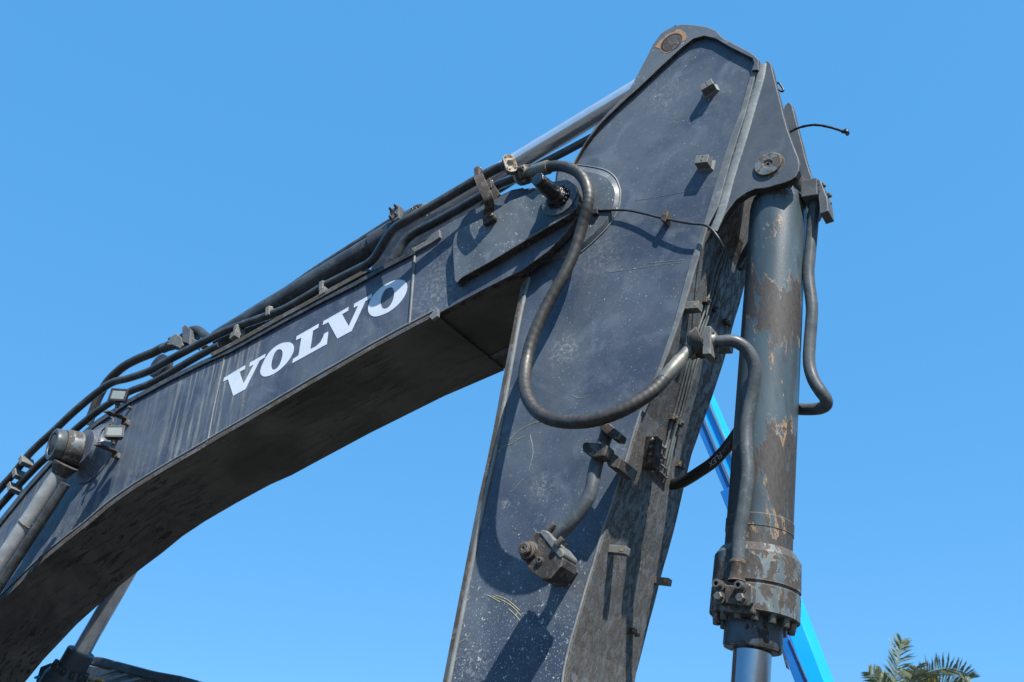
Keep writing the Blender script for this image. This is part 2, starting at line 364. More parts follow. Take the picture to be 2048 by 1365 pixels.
M['lens'] = plain('lamp_glass', (.19, .215, .20), .14, 0, var=.15, sc=40, spec=.8)
M['print'] = plain('hose_print', (.55, .55, .55), .5, var=.3, sc=60)
M['print_dim'] = plain('faded_hose_print', (.17, .17, .17), .5, var=.4, sc=60)
M['brass'] = plain('threaded_brass', (.50, .33, .14), .4, .6, sc=60)
M['hole'] = plain('bore', (.008, .008, .008), .8)
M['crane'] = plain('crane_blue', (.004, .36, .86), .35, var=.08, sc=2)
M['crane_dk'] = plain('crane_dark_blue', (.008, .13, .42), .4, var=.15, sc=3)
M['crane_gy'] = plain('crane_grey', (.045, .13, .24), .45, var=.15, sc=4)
M['hood'] = paint('hood_paint', (.026, .031, .037), (.050, .057, .065), chalk=.2, dark=.2, rust=.1, cs=3, spk=100)
M['yellow'] = plain('yellow_paint', (.62, .34, .02), .45, var=.15, sc=12)
M['sleeve'] = paint('guard_sleeve', (.20, .215, .22), (.29, .305, .305), chalk=.2, dark=.5, rust=.2, edge=0, cs=6, spk=90, rough=.36)
M['leaf'] = plain('palm_leaf', (.23, .27, .15), .45, var=.5, sc=1.5)
M['leaf_y'] = plain('palm_leaf_yellow', (.25, .23, .05), .45, var=.3, sc=1.5)
M['bark'] = plain('palm_bark', (.10, .075, .05), .8, var=.5, sc=6, bump=.6)
M['sand'] = plain('yard_ground', (.056, .051, .043), .9, var=.3, sc=.7)
M['rubblerust'] = plain('rust_stain', (.33, .19, .10), .6, var=.35, sc=40)
M['dustpale'] = plain('pale_scrape', (.30, .27, .16), .6, var=.4, sc=60)

# ------------------------------------------------------------------ ground
bm = bmesh.new(); bmesh.ops.create_grid(bm, x_segments=8, y_segments=8, size=600)
g = link('ground', bm, M['sand']); g['kind'] = 'structure'; g['label'] = 'dark compacted yard ground under the machines'

# ================================================================== BOOM
boom = thing('excavator_boom', at(560, 760, .37), 'long curved dark grey excavator boom with big white letters and black grimy underside', 'excavator boom')
upper = [(1134, 361), (1108, 365), (1076, 374), (1046, 378), (1021, 384), (982, 404), (949, 421), (900, 446), (879, 458), (862, 478), (827, 500), (763, 533), (705, 566), (642, 597), (554, 644), (459, 697), (404, 721), (336, 755), (255, 799), (193, 840), (145, 880), (97, 922), (48, 977), (0, 1037), (-70, 1125), (-150, 1240)]
lower = [(-215, 1480), (-140, 1365), (-70, 1280), (0, 1205), (88, 1120), (132, 1084), (176, 1050), (218, 1014), (264, 981), (330, 940), (399, 900), (439, 876), (501, 840), (600, 781), (750, 695), (872, 630), (967, 579), (1043, 541)]
tip = [(1096, 503), (1131, 467), (1155, 432), (1163, 406), (1160, 384), (1149, 369)]
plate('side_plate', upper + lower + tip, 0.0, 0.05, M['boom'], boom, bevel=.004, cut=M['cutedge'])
plate('side_plate', upper + lower + tip, 0.0, 0.05, M['boom'], boom, bevel=0).location.y += 0.63
# bottom plate: wide sheet between the two sides, its near edge standing proud as a lip
wst = {-215: .695, -140: .695, -70: .695, 0: .696, 88: .713, 132: .712, 176: .711, 218: .713, 264: .717, 330: .718, 399: .718, 439: .746, 501: .746, 600: .757, 750: .784, 872: .822}
bm = bmesh.new(); secs = []
low2 = [p for p in lower if p[0] <= 872]
for i, p in enumerate(low2):
    a = low2[max(i - 1, 0)]; b = low2[min(i + 1, len(low2) - 1)]
    t = Vector((b[0] - a[0], b[1] - a[1])).normalized(); nrm = Vector((t.y, -t.x))
    if nrm.y > 0: nrm = -nrm
    q0 = at(p[0] - nrm.x * 1.5, p[1] - nrm.y * 1.5, -.012); q1 = at(p[0] + nrm.x * 6.5, p[1] + nrm.y * 6.5, -.012)
    ww = wst[p[0]]
    secs.append([q0, q1, Vector((q1.x, ww, q1.z)), Vector((q0.x, ww, q0.z))])
vs = [[bm.verts.new(q) for q in s] for s in secs]
for a, b in zip(vs[:-1], vs[1:]):
    for k in range(4):
        j = (k + 1) % 4; bm.faces.new((a[k], a[j], b[j], b[k]))
bm.faces.new(vs[0]); bm.faces.new(list(reversed(vs[-1])))
link('bottom_plate', bm, M['under'], boom, bevel=.003)
# end part of the underside between the fork and the arm
bm = bmesh.new(); A = [at(872, 629, .004), at(967, 578, .004), at(1040, 540, .004), at(1052, 500, .004)]
add_loops(bm, [p for p in A], [Vector((p.x, .84, p.z)) for p in A]); link('bottom_plate', bm, M['under'], boom, bevel=.002)
# dusty lip along the lower near edge
lip = [p for p in lower if p[0] <= 872]
def offs(poly, d):
    o = []
    for i, p in enumerate(poly):
        a = poly[max(i - 1, 0)]; b = poly[min(i + 1, len(poly) - 1)]
        t = Vector((b[0] - a[0], b[1] - a[1])).normalized(); o.append((p[0] + t.y * d, p[1] - t.x * d))
    return o
plate('flange_lip', offs(lip, -.3) + list(reversed(offs(lip, 5.5))), -.020, -.011, M['dirty'], boom, bevel=.002)
tube('weld_bead', [(p[0], p[1], -.004) for p in offs(lip, 9)], 2.2, M['bead'], boom, n=3, seg=8)
# underside seam
sa = at(800, 671, 0.03); sb = at(896, 752, .55); sb = Vector((sa.x + .02, .78, sa.z - .0))
box('weld_bead', (sa + sb) / 2 + Vector((0, 0, -.012)), (sb - sa) / 2, Vector((.012, 0, 0)), Vector((0, 0, .008)), M['under'], boom, bevel=.003)
for na, ww in ((439, .744), (218, .711)):
    pa = dict((p[0], p[1]) for p in lower)[na]; sa = at(na, pa, -.012); dq = Vector((0, ww, 0))
    box('weld_bead', sa + dq / 2 + Vector((0, .006, -.004)), dq / 2, Vector((.011, 0, .006)), Vector((-.004, 0, .007)), M['under'], boom, bevel=.003)
# top flange: plate that overhangs the near side
tf = [p for p in upper if 0 >= 0 and p[0] <= 827]
tfu = offs(tf, 7.5); 
bm = bmesh.new(); A = [at(*p, -.02) for p in tf]; B = [at(*p, -.02) for p in tfu]
vs = [[bm.verts.new(a), bm.verts.new(b), bm.verts.new(Vector((b.x, .70, b.z))), bm.verts.new(Vector((a.x, .70, a.z)))] for a, b in zip(A, B)]
for a, b in zip(vs[:-1], vs[1:]):
    for k in range(4):
        j = (k + 1) % 4; bm.faces.new((a[k], a[j], b[j], b[k]))
bm.faces.new(vs[0]); bm.faces.new(list(reversed(vs[-1])))
link('top_flange', bm, M['pipe_dark'], boom, bevel=.002)
# worn end of the top flange
plate('top_flange', [(822, 497), (850, 482), (868, 466), (878, 459), (880, 474), (862, 486), (828, 505)], -.022, .3, M['trim'], boom, bevel=.004)
plate('top_flange', [(827, 493), (880, 455), (950, 417), (1022, 381), (1046, 376), (1046, 381), (1022, 388), (950, 425), (880, 463)], .004, .60, M['pipe_dark'], boom, bevel=0)
plate('cylinder_saddle', [(738, 545), (762, 500), (785, 470), (835, 440), (900, 412), (955, 385), (968, 396), (950, 424), (880, 462), (827, 506)], .20, .50, M['black'], boom, bevel=.004)
# long angle strip that carries the pipes
rail = [(735, 536), (690, 560), (640, 588), (560, 631), (480, 676), (440, 697), (420, 707)]
plate('pipe_rail', offs(rail, 0) + list(reversed(offs(rail, 7))), -.03, .02, M['dirty'], boom, bevel=.002)
# vertical joint seams on the side
tube('weld_bead', [(830, 508, -.002), (826, 560, -.002), (823, 600, -.002), (819, 650, -.002)], 3.2, M['trim'], boom, n=3, seg=8)
tube('weld_bead', [(452, 702, .001), (440, 760, .001), (427, 820, .001), (415, 886, .001)], 2.2, M['trim'], boom, n=3, seg=8)
# end fold of the lip
plate('flange_lip', [(858, 634), (872, 615), (876, 618), (875, 632), (864, 640)], -.026, 0, M['trim'], boom, bevel=.003)
# reinforcement plate on the ear
rp = rounded([(919, 459, 8), (963, 438), (985, 425), (1023, 401), (1058, 388), (1085, 373, 6), (1108, 363), (1134, 359), (1149, 369), (1158, 389), (1156, 408), (1148, 423), (1128, 436), (1099, 453), (1055, 479), (982, 523), (921, 557, 4), (913, 567, 4), (909, 562, 3), (906, 515, 8), (905, 488, 5), (910, 468, 6)])
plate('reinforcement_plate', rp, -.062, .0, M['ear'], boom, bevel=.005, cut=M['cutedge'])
pc = at(1119, 399, -.062)
lathe('pivot_boss', pc, -Y, [(-.01, rad(pc, 41)), (.010, rad(pc, 40)), (.014, rad(pc, 37)), (.014, rad(pc, 27)), (.006, rad(pc, 25)), (.006, 0)], M['ear'], boom, 40)
# grease-caked pivot pin
bm = bmesh.new(); prof = []
L = .235
for i in range(25):
    d = i / 24; r = 17.5 - 3.5 * d
    if d < .22: r = 23 - 20 * d
    prof.append((d * L, rad(pc, r)))
prof += [(L + .002, rad(pc, 12)), (L + .003, 0)]
add_lathe(bm, pc, -Y + Vector((-.10, 0, .02)), prof, 32)
for v in bm.verts:
    d = (v.co - pc).length / L
    v.co += (v.co - pc - Y * (v.co - pc).dot(Y)).normalized() * (mnoise.noise(v.co * 45) * .011 * (1.3 - d) + mnoise.noise(v.co * 120) * .004)
link('pivot_pin', bm, M['grease'], boom, smooth='all')
plate('grease_and_pin_shade', smooth_poly([(1080, 412), (1096, 404), (1120, 400), (1146, 406), (1152, 418), (1130, 431), (1104, 444), (1082, 457), (1064, 468), (1060, 464), (1072, 440)], 4), -.0640, -.0615, M['grease'], boom, bevel=0)  # black grease patch that also paints in the dark shadow below the pin
bm = bmesh.new()
for k in range(70):
    a = random.uniform(0, 6.28); rr = rad(pc, random.uniform(17, 27)); c = pc + Vector((math.cos(a) * rr, -random.uniform(.004, .035), math.sin(a) * rr)); s = random.uniform(.004, .012)
    bmesh.ops.create_icosphere(bm, subdivisions=1, radius=s, matrix=Matrix.Translation(c))
o = link('grease_lump', bm, M['grease'], boom, smooth='all'); o['kind'] = 'stuff'

# ---- lettering
def zp(L, ox, oy, s): return [(ox + a / s, oy + b / s) for a, b in L]
V1 = zp([(78, 938), (490, 692), (475, 770), (375, 825), (455, 1052), (655, 680), (567, 722), (585, 640), (882, 470), (868, 540), (768, 605), (490, 1160), (258, 1288), (155, 965), (62, 1012)], 440, 660, 9.75)
O1o = zp([(1300, 242), (1390, 258), (1432, 330), (1420, 440), (1350, 580), (1230, 720), (1080, 840), (930, 905), (850, 910), (795, 870), (785, 800), (830, 660), (930, 480), (1050, 350), (1180, 270)], 440, 660, 9.75)
O1i = zp([(1165, 380), (1205, 400), (1220, 460), (1205, 560), (1160, 680), (1100, 755), (1040, 780), (1005, 750), (993, 690), (1010, 590), (1050, 480), (1105, 405)], 440, 660, 9.75)
LL = zp([(228, 710), (655, 468), (640, 548), (540, 608), (487, 965), (600, 910), (690, 825), (745, 720), (762, 662), (838, 622), (808, 868), (140, 1238), (155, 1155), (262, 1085), (320, 738), (210, 790)], 570, 600, 9.75)
V2 = zp([(752, 415), (1235, 142), (1222, 215), (1110, 285), (1238, 520), (1425, 115), (1337, 155), (1350, 78)], 570, 600, 9.75) + [(743.8, 588), (742.8, 595.6), (730.5, 603)] + zp([(1295, 610), (1020, 758), (845, 435), (735, 495)], 570, 600, 9.75)
O2o = zp([(1080, 288), (1170, 320), (1208, 400), (1195, 520), (1130, 660), (1010, 800), (850, 920), (700, 985), (590, 1010), (510, 990), (460, 930), (450, 840), (490, 700), (580, 560), (720, 430), (880, 335), (990, 298)], 690, 530, 9.75)
O2i = zp([(885, 438), (935, 460), (958, 540), (945, 650), (900, 760), (840, 830), (770, 858), (715, 825), (693, 740), (705, 640), (740, 550), (800, 470)], 690, 530, 9.75)
for P in (V1, LL, V2):
    plate('letter', P, -.0026, .001, M['white'], boom, bevel=0)
for A, B in ((O1o, O1i), (O2o, O2i)):
    a = resample(smooth_poly(A), 72); b = resample(smooth_poly(B), 72)
    # align the start of the inner loop with the outer one
    c = Vector((sum(p[0] for p in b) / 72, sum(p[1] for p in b) / 72))
    def ang(p): return math.atan2(p[1] - c.y, p[0] - c.x)
    k = min(range(72), key=lambda i: abs(math.atan2(math.sin(ang(b[i]) - ang(a[0])), math.cos(ang(b[i]) - ang(a[0])))))
    b = b[k:] + b[:k]
    bm = bmesh.new(); add_ring(bm, a, b, -.0026, .001); link('letter', bm, M['white'], boom)

# ---- pipes on the boom
def pipe_clamp(px, py, y, r=9, mat='block', parent=boom):
    c = at(px, py, y); s = rad(c, r); dx = (at(px + 10, py - 5.5, y) - c).normalized(); n2 = dx.cross(Y)
    o = box('pipe_clamp', c, dx * s * .55, Y * s * 1.15, n2 * s * 1.15, M[mat], parent, bevel=.004)
    hex_bolt('bolt', c + n2 * s * 1.15 * (1 if n2.z > 0 else -1), n2 if n2.z > 0 else -n2, s * .4, s * .5, M['steelbolt'], o)
    return o
pA = [(381, 662, .28), (393, 660, .28), (402, 664, .28), (412, 673, .28), (424, 676, .28), (436, 669, .28), (459, 653, .28), (518, 615.5, .28), (576, 580.5, .28), (638, 538, .28), (726, 482, .28), (790, 441, .28)]
tube('steel_pipe', pA, 9.0, M['pipe_dark'], boom)
pB = [(-30, 1012, -.02), (0, 978, -.02), (30, 945, -.02), (62, 905, -.02), (108, 862, -.02), (146, 826, -.02), (190, 789, 0), (224, 766, .01), (258, 757, .02), (300, 742, .03), (330, 725, .03), (400, 688, .03), (459, 660, .03), (520, 632, .03), (555, 625, .03), (600, 602, .03), (647, 574, .03), (700, 547, .02), (720, 537, .0), (734, 530, -.02), (748, 518, -.035), (757, 505, -.06), (772, 480, -.115), (784, 463, -.16), (799, 450, -.195), (830, 432, -.195), (872, 408, -.17), (945, 365, -.14), (960, 357, -.135), (975, 347, -.13), (1000, 335, -.125), (1013, 332, -.13)]
pB = [p for p in pB if p[:2] != (520, 632)]
tube('steel_pipe', pB, 8.6, M['pipe_dark'], boom, n=6)
pC = [(786, 522, .10), (793, 511, .10), (808, 485, .10), (828, 467, .10), (872, 444, .10), (945, 403, .08), (990, 374, .06), (1012, 364, .03), (1034, 356, 0)]
tube('steel_pipe', pC, 9.5, M['pipe_dark'], boom)
pD = [(-30, 1050, .03), (0, 1012, .03), (67, 940, .03), (110, 900, .03), (146, 864, .03), (200, 820, .03), (255, 786, .03), (300, 768, .04), (350, 740, .05), (400, 711, .06), (440, 690, .06)]
tube('steel_pipe', pD, 7.4, M['pipe_dark'], boom)
for px, py in ((478, 664), (542, 627), (649, 576)): pipe_clamp(px, py, .03, 9.5)
for px, py in ((470, 672), (648, 586)):
    c = at(px, py, -.01); s = rad(c, 7); box('clamp_foot', c, Vector((s, 0, s * .3)), Y * s, Vector((0, 0, s)), M['block'], boom)
# flange with bolt holes on the open pipe end
c = at(1021, 330, -.03); dx = (at(1035, 323, -.10) - at(1010, 334, -.02)).normalized()
def flange(c, ax, long, short, th, mat, parent, face, bore, name='flange'):
    ax = ax.normalized(); u = (UP - ax * UP.dot(ax)).normalized(); u = (u * math.cos(.25) + ax.cross(u) * math.sin(.25)); v = ax.cross(u)
    pts = []
    for (a, b) in [(1, .28), (.72, .75), (-.72, .75), (-1, .28), (-1, -.28), (-.72, -.75), (.72, -.75), (1, -.28)]:
        pts.append(c + u * a * long + v * b * short * 1.33)
    bm = bmesh.new(); add_loops(bm, [p - ax * th for p in pts], [p + ax * th for p in pts]); o = link(name, bm, M[mat], parent, bevel=.004)
    if face:
        bm = bmesh.new(); q = [c + (p - c) * .97 for p in pts]
        add_loops(bm, [p + ax * th * .98 for p in q], [p + ax * (th + .002) for p in q]); link('flange_face', bm, M['flangeface'], o)
        bm = bmesh.new()
        add_lathe(bm, c + ax * (th + .0005), ax, [(0, bore), (.0026, bore), (.0027, 0)], 20)
        for a, b in ((.68, .34), (-.68, .34), (.68, -.34), (-.68, -.34)): add_lathe(bm, c + u * a * long + v * b * short * 1.33 + ax * (th + .0005), ax, [(0, bore * .32), (.0026, bore * .32), (.0027, 0)], 12)
        link('bore', bm, M['hole'], o)
    return o
flange(at(1020, 330, -.14), Vector((.60, -.78, -.12)), .075, .042, .020, 'block', boom, True, .024)
# flange joint where the hose starts
ax2 = (at(1095, 336, -.09) - at(1020, 362, .01)).normalized()
flange(at(1044, 352, -.02), ax2, .066, .05, .018, 'block', boom, False, .02)
# strap bracket holding both pipes near the ear
bk = [(950, 352), (966, 345), (972, 354), (977, 372), (985, 396), (987, 416), (990, 428), (966, 447), (966, 432), (972, 414), (962, 388), (955, 368)]
sb_ = [at(956, 350, -.15), at(959, 358, -.20), at(966, 374, -.205), at(976, 396, -.19), at(979, 412, -.15), at(977, 425, -.11), at(974, 441, -.092)]
bm = bmesh.new(); prev = None
strap = cat3(sb_, 6); prof = []
for i, p in enumerate(strap):
    t = (strap[min(i + 1, len(strap) - 1)] - strap[max(i - 1, 0)]).normalized(); wv = Vector((1, .25, .25)); wv = (wv - t * wv.dot(t)).normalized() * .034; nv = t.cross(wv).normalized() * .007
    prof.append([bm.verts.new(p + wv + nv), bm.verts.new(p - wv + nv), bm.verts.new(p - wv - nv), bm.verts.new(p + wv - nv)])
for a, b in zip(prof[:-1], prof[1:]):
    for k in range(4): bm.faces.new((a[k], a[(k + 1) % 4], b[(k + 1) % 4], b[k]))
bm.faces.new(prof[0]); bm.faces.new(list(reversed(prof[-1])))
br = link('strap_bracket', bm, M['rusty'], boom, bevel=.002)
plate('strap_foot', [(965, 433), (984, 424), (990, 432), (988, 437), (966, 449)], -.10, -.062, M['rusty'], boom, bevel=.003)
hex_bolt('bolt', at(985, 433, -.10), -Y, .014, .02, M['steelbolt'], br)
plate('strap_bracket', [(966, 347), (976, 352), (1000, 388), (990, 398), (975, 402), (970, 380)], .015, .03, M['rusty'], boom, bevel=.002)
for px, py, yy in ((960, 350, -.13), (984, 376, .05)): pipe_clamp(px, py, yy, 11, 'rusty')

# ---- pin boss of the boom cylinder is on the boom side
bp = at(189, 907, 0)
lathe('pin_boss', bp + Y * .02, -Y, [(0, rad(bp, 66)), (.030, rad(bp, 64)), (.036, rad(bp, 56)), (.065, rad(bp, 46)), (.10, rad(bp, 41)), (.15, rad(bp, 38)), (.15, 0)], M['boom'], boom, 44)
# ---- work lights
def work_light(c, fw, upv, s, bracket_pts, wire, label):
    fw = fw.normalized(); r = fw.cross(upv).normalized(); u = r.cross(fw).normalized()
    bm = bmesh.new(); add_box(bm, c, r * s * 1.12, u * s * .86, fw * s * .52)
    for v in bm.verts:
        if (v.co - c).dot(fw) < 0: v.co = c + (v.co - c) - r * (v.co - c).dot(r) * .25 - u * (v.co - c).dot(u) * .25
    o = link('work_light', bm, M['black'], boom, bevel=.012, seg=3); lab(o, label)
    bm = bmesh.new(); add_box(bm, c + fw * s * .53, r * s * .84, u * s * .58, fw * s * .04); link('lens', bm, M['lens'], o, bevel=.01, seg=3)
    bm = bmesh.new()
    for a in ((1, 0, 0), (-1, 0, 0), (0, 1, 0), (0, -1, 0)):
        if a[0]: add_box(bm, c + fw * s * .55 + r * s * .98 * a[0], r * s * .14, u * s * .84, fw * s * .07)
        else: add_box(bm, c + fw * s * .55 + u * s * .71 * a[1], r * s * .94, u * s * .14, fw * s * .07)
    link('lens_rim', bm, M['black'], o, bevel=.003)
    st = c - u * s * .86; lathe('swivel_post', st + u * s * .15, -u, [(0, s * .30), (s * .35, s * .34), (s * .55, s * .22), (s * .75, s * .22)], M['rusty'], o, 12)
    p0, p1 = bracket_pts; d = (p1 - p0); ez = Vector((0, 0, 1)); sx = d.normalized().cross(ez).normalized()
    bm = bmesh.new(); add_box(bm, (p0 + p1) / 2, d / 2, sx * s * .42, ez * s * .09); add_box(bm, p1 + Vector((0, 0, -s * .35)), d.normalized() * s * .09, sx * s * .42, ez * s * .35)
    b = link('bracket', bm, M['rusty'], o, bevel=.002)
    box('bracket_stud', p1 + d.normalized() * s * .42 - ez * s * .45, d.normalized() * s * .40, sx * s * .36, ez * s * .32, M['block'], b)
    tube('wire', wire, 1.8, M['pipe'], o, n=5, seg=8)
    return o
ly = -.20
work_light(at(240, 794, ly), Vector((.50, -.84, -.05)), Vector((.10, 0, 1)), .066, (at(212, 823, ly - .06), at(250, 838, -.045)), [(214, 826, ly), (220, 833, ly), (226, 838, ly), (225, 846, ly)], 'upper square work light on a rusty bracket')
work_light(at(230, 868, ly), Vector((.70, -.70, .10)), Vector((-.25, .1, 1)), .066, (at(193, 889, ly - .06), at(231, 904, -.045)), [(222, 848, ly), (206, 860, ly), (200, 872, ly), (198, 882, ly)], 'lower square work light tilted towards the arm')
cap_bolt('stud', at(262, 817, 0), -Y, .012, .03, M['steelbolt'], boom)

# clamp on the pipes at far left
for (px, py, y) in ((53, 925, -.02), (40, 951, .0), (30, 978, .02)):
    c = at(px, py, y); s = rad(c, 11.5); dx = (at(px + 10, py - 11, y) - c).normalized()
    n2 = dx.cross(Y)
    o = box('pipe_clamp', c, dx * s * .45, Y * s * 1.2, n2 * s * .95, M['block'], boom, bevel=.004)
    cap_bolt('bolt', c + n2 * s * .95 * (1 if n2.z > 0 else -1), n2 if n2.z > 0 else -n2, .012, .02, M['steelbolt'], o)
# block at the hose end, upper left
plate('pipe_block', [(364, 655), (370, 650), (381, 659), (379, 690), (374, 686), (365, 684)], .22, .34, M['greyblock'], boom, bevel=.003)
plate('pipe_bracket', [(377, 676), (385, 677), (411, 689), (397, 694), (376, 684)], .24, .30, M['block'], boom, bevel=.003)
lathe('rear_cover', at(322, 735, .45), -Y, [(-.04, .0), (-.04, .12), (.04, .12), (.05, .10), (.05, 0)], M['black'], boom, 24)

# ================================================================== ARM
arm = thing('dipper_stick', at(1230, 700, .4), 'upright dark grey excavator arm with a recessed flat side panel and dirty front face', 'excavator arm')
YA = .10
left = [(878, 1410), (885, 1365), (923, 1170), (958, 991), (974, 920), (987, 857), (1005, 760), (1010, 735), (1030, 630), (1047, 548), (1070, 500), (1100, 420), (1122, 365), (1146, 325), (1166, 292), (1188, 257), (1217, 224), (1254, 187), (1267, 165), (1285, 130), (1297, 108), (1306, 89), (1322, 67), (1344, 54), (1363, 49), (1386, 50), (1414, 54), (1433, 62), (1444, 75), (1465, 86), (1497, 103), (1509, 111), (1518, 120)]
corner = [(1512, 170), (1490, 229), (1462, 317), (1436, 413), (1415, 453), (1401, 503), (1388, 541), (1365, 622), (1337, 702), (1310, 765), (1287, 820), (1269, 879), (1251, 941), (1239, 980), (1224, 1024), (1214, 1052), (1204, 1085), (1192, 1128), (1178, 1173), (1160, 1236), (1145, 1287), (1133, 1341), (1130, 1365), (1124, 1410)]
plate('side_panel', left + corner, YA, YA + .03, M['arm'], arm, bevel=.003)
plate('side_panel', left + corner, YA, YA + .03, M['arm'], arm, bevel=0).location.y += .58
# front cover: sweep of the corner line across the width
wl = [(413, .615), (702, .62), (1040, .70), (1410, .72)]
def warm(py):
    for (a, b), (c, d) in zip(wl[:-1], wl[1:]):
        if py <= c: t = max(0, (py - a) / (c - a)); return b + (d - b) * t
    return wl[-1][1]
bm = bmesh.new(); vs = []
cc = [p for p in corner if p[1] >= 160]
CP = []
for p in cc:
    a = at(p[0], p[1], YA - .004); CP.append(a)
    ww = warm(p[1]); inn = Vector((-.03, 0, -.008))
    vs.append([bm.verts.new(a), bm.verts.new(Vector((a.x, YA + ww, a.z))), bm.verts.new(Vector((a.x, YA + ww, a.z)) + inn), bm.verts.new(a + inn)])
for a, b in zip(vs[:-1], vs[1:]):
    for k in range(4): bm.faces.new((a[k], a[(k + 1) % 4], b[(k + 1) % 4], b[k]))
bm.faces.new(vs[0]); bm.faces.new(list(reversed(vs[-1])))
link('front_cover', bm, M['front'], arm, bevel=.006)
# rear cover
bm = bmesh.new(); vs = []
for p in left[:24]:
    a = at(p[0], p[1], YA - .004); inn = Vector((.03, 0, 0)); 
    vs.append([bm.verts.new(a), bm.verts.new(Vector((a.x, YA + .62, a.z))), bm.verts.new(Vector((a.x, YA + .62, a.z)) + inn), bm.verts.new(a + inn)])
for a, b in zip(vs[:-1], vs[1:]):
    for k in range(4): bm.faces.new((a[k], a[(k + 1) % 4], b[(k + 1) % 4], b[k]))
bm.faces.new(vs[0]); bm.faces.new(list(reversed(vs[-1])))
link('rear_cover', bm, M['dirty'], arm, bevel=.003)
# raised rim round the top of the panel, with the arm cylinder pin hole
outer_top = [(1134, 346), (1146, 325), (1166, 292), (1188, 257), (1217, 224), (1254, 187), (1267, 165), (1285, 130), (1297, 108), (1306, 89), (1322, 67), (1344, 54), (1363, 49), (1386, 50), (1414, 54), (1433, 62), (1444, 75), (1465, 86), (1497, 103), (1509, 111), (1517, 120), (1517, 140)]
inner_top = [(1503, 141), (1508, 127), (1505, 117), (1487, 108), (1459, 94), (1430, 77), (1408, 72), (1386, 78), (1363.5, 95), (1322, 133), (1278, 175), (1243, 206), (1205, 243), (1195, 254), (1172, 285), (1155, 314), (1141, 340)]
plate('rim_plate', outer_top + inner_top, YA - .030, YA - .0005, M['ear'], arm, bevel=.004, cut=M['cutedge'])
ph = at(1343, 85.5, YA - .031)
irr = [(1310, 94), (1316, 87), (1322, 80), (1330, 74), (1338, 67), (1348, 64), (1353, 59), (1361, 58.5), (1366, 63), (1371, 66), (1373, 72), (1371, 80), (1362, 86), (1356, 93), (1348, 100), (1339, 105), (1330, 106.5), (1323, 104), (1320, 98)]
plate('rust_stain', irr, YA - .0318, YA - .030, M['rubblerust'], arm, bevel=0)
lathe('pin_hole', ph, -Y, [(-.001, .079), (.0018, .079), (.0018, 0)], M['hole'], arm, 40)
lathe('pin', ph + Vector((.004, 0, -.009)), -Y, [(-.001, .066), (.0028, .066), (.0030, .060), (.0030, 0)], M['rusty'], arm, 40)
# strips beside the panel
s1l = [(1503, 140), (1481, 222), (1459, 279), (1427, 381), (1414, 425), (1397, 480), (1380, 523), (1349, 640), (1314, 745), (1283, 822)]
s1r = [(1516, 130), (1490, 229), (1462, 317), (1436, 413), (1415, 453), (1401, 503), (1389, 541), (1366, 622), (1338, 702), (1288, 826)]
plate('edge_strip', s1l + list(reversed(s1r)), YA - .014, YA, M['trim'], arm, bevel=.004)
s2l = [(1518, 128), (1512, 165), (1493, 229), (1466, 317), (1440, 413), (1424, 462)]
s2r = [(1531, 128), (1527, 156), (1520, 188), (1509, 229), (1481, 317), (1452, 413), (1430, 462)]
bm = bmesh.new()
def mid(a, b): return ((a[0] + b[0]) / 2, (a[1] + b[1]) / 2)
path = cat3([at(*p, YA - .006) for p in [(1525, 130), (1520, 160), (1507, 205), (1487, 275), (1462, 355), (1444, 420), (1427, 462)]], 14)
add_tube(bm, path, [rad(p, 9.5) * (1 + .05 * math.sin(i * 2.4)) for i, p in enumerate(path)], 12)
for v in bm.verts: v.co.y = YA - .006 + (v.co.y - (YA - .006)) * .35
link('weld_bead', bm, M['bead'], arm, smooth=60)
low = [(1284, 822), (1266, 879), (1248, 941), (1236, 980), (1221, 1024), (1211, 1052), (1201, 1085), (1189, 1128), (1175, 1173), (1157, 1236), (1142, 1287), (1130, 1341), (1127, 1365), (1121, 1405)]
tube('weld_bead', [(p[0] - 2, p[1], YA - .001) for p in low], 3.2, M['bead'], arm, n=5, seg=8)
# dirty rear flange edge and its bead
fo = [(1047, 552), (1030, 630), (1010, 735), (987, 857), (974, 920), (958, 991), (923, 1170), (885, 1365), (878, 1405)]
fi = [(1055, 556), (1037, 632), (1018, 736), (996, 858), (983, 921), (967, 992), (932, 1171), (894, 1366), (887, 1405)]
plate('rear_flange', fo + list(reversed(fi)), YA - .016, YA, M['dirty'], arm, bevel=.003)
tube('weld_bead', [(p[0] + 4, p[1], YA - .003) for p in fi], 4.2, M['bead'], arm, n=4, seg=8)
# pad round the pivot
po = [(1116, 329), (1140, 329), (1161, 331), (1193, 336), (1215, 343), (1230, 355), (1237, 369), (1241, 384), (1240, 399), (1237, 418), (1222, 446), (1201, 470), (1160, 506), (1125, 516), (1080, 530), (1058, 545), (1075, 470), (1105, 400)]
pi_ = [(1118, 340), (1140, 340), (1160, 342), (1190, 347), (1207, 353), (1219, 362), (1226, 373), (1229.5, 385), (1229, 398), (1226, 414), (1213, 438), (1193, 461), (1154, 495), (1122, 505), (1080, 518), (1064, 528), (1080, 470), (1108, 405)]
bm = bmesh.new(); A = loop_pts(smooth_poly(po, 3), YA + .001); B = loop_pts(smooth_poly(pi_, 3), YA - .022); add_loops(bm, A, B, cap0=False, cap1=True)
link('pivot_pad', bm, M['ear'], arm, smooth=20)
tube('weld_bead', [(p[0], p[1], YA - .002) for p in po[1:14]], 1.7, M['bead'], arm, n=6, seg=8)
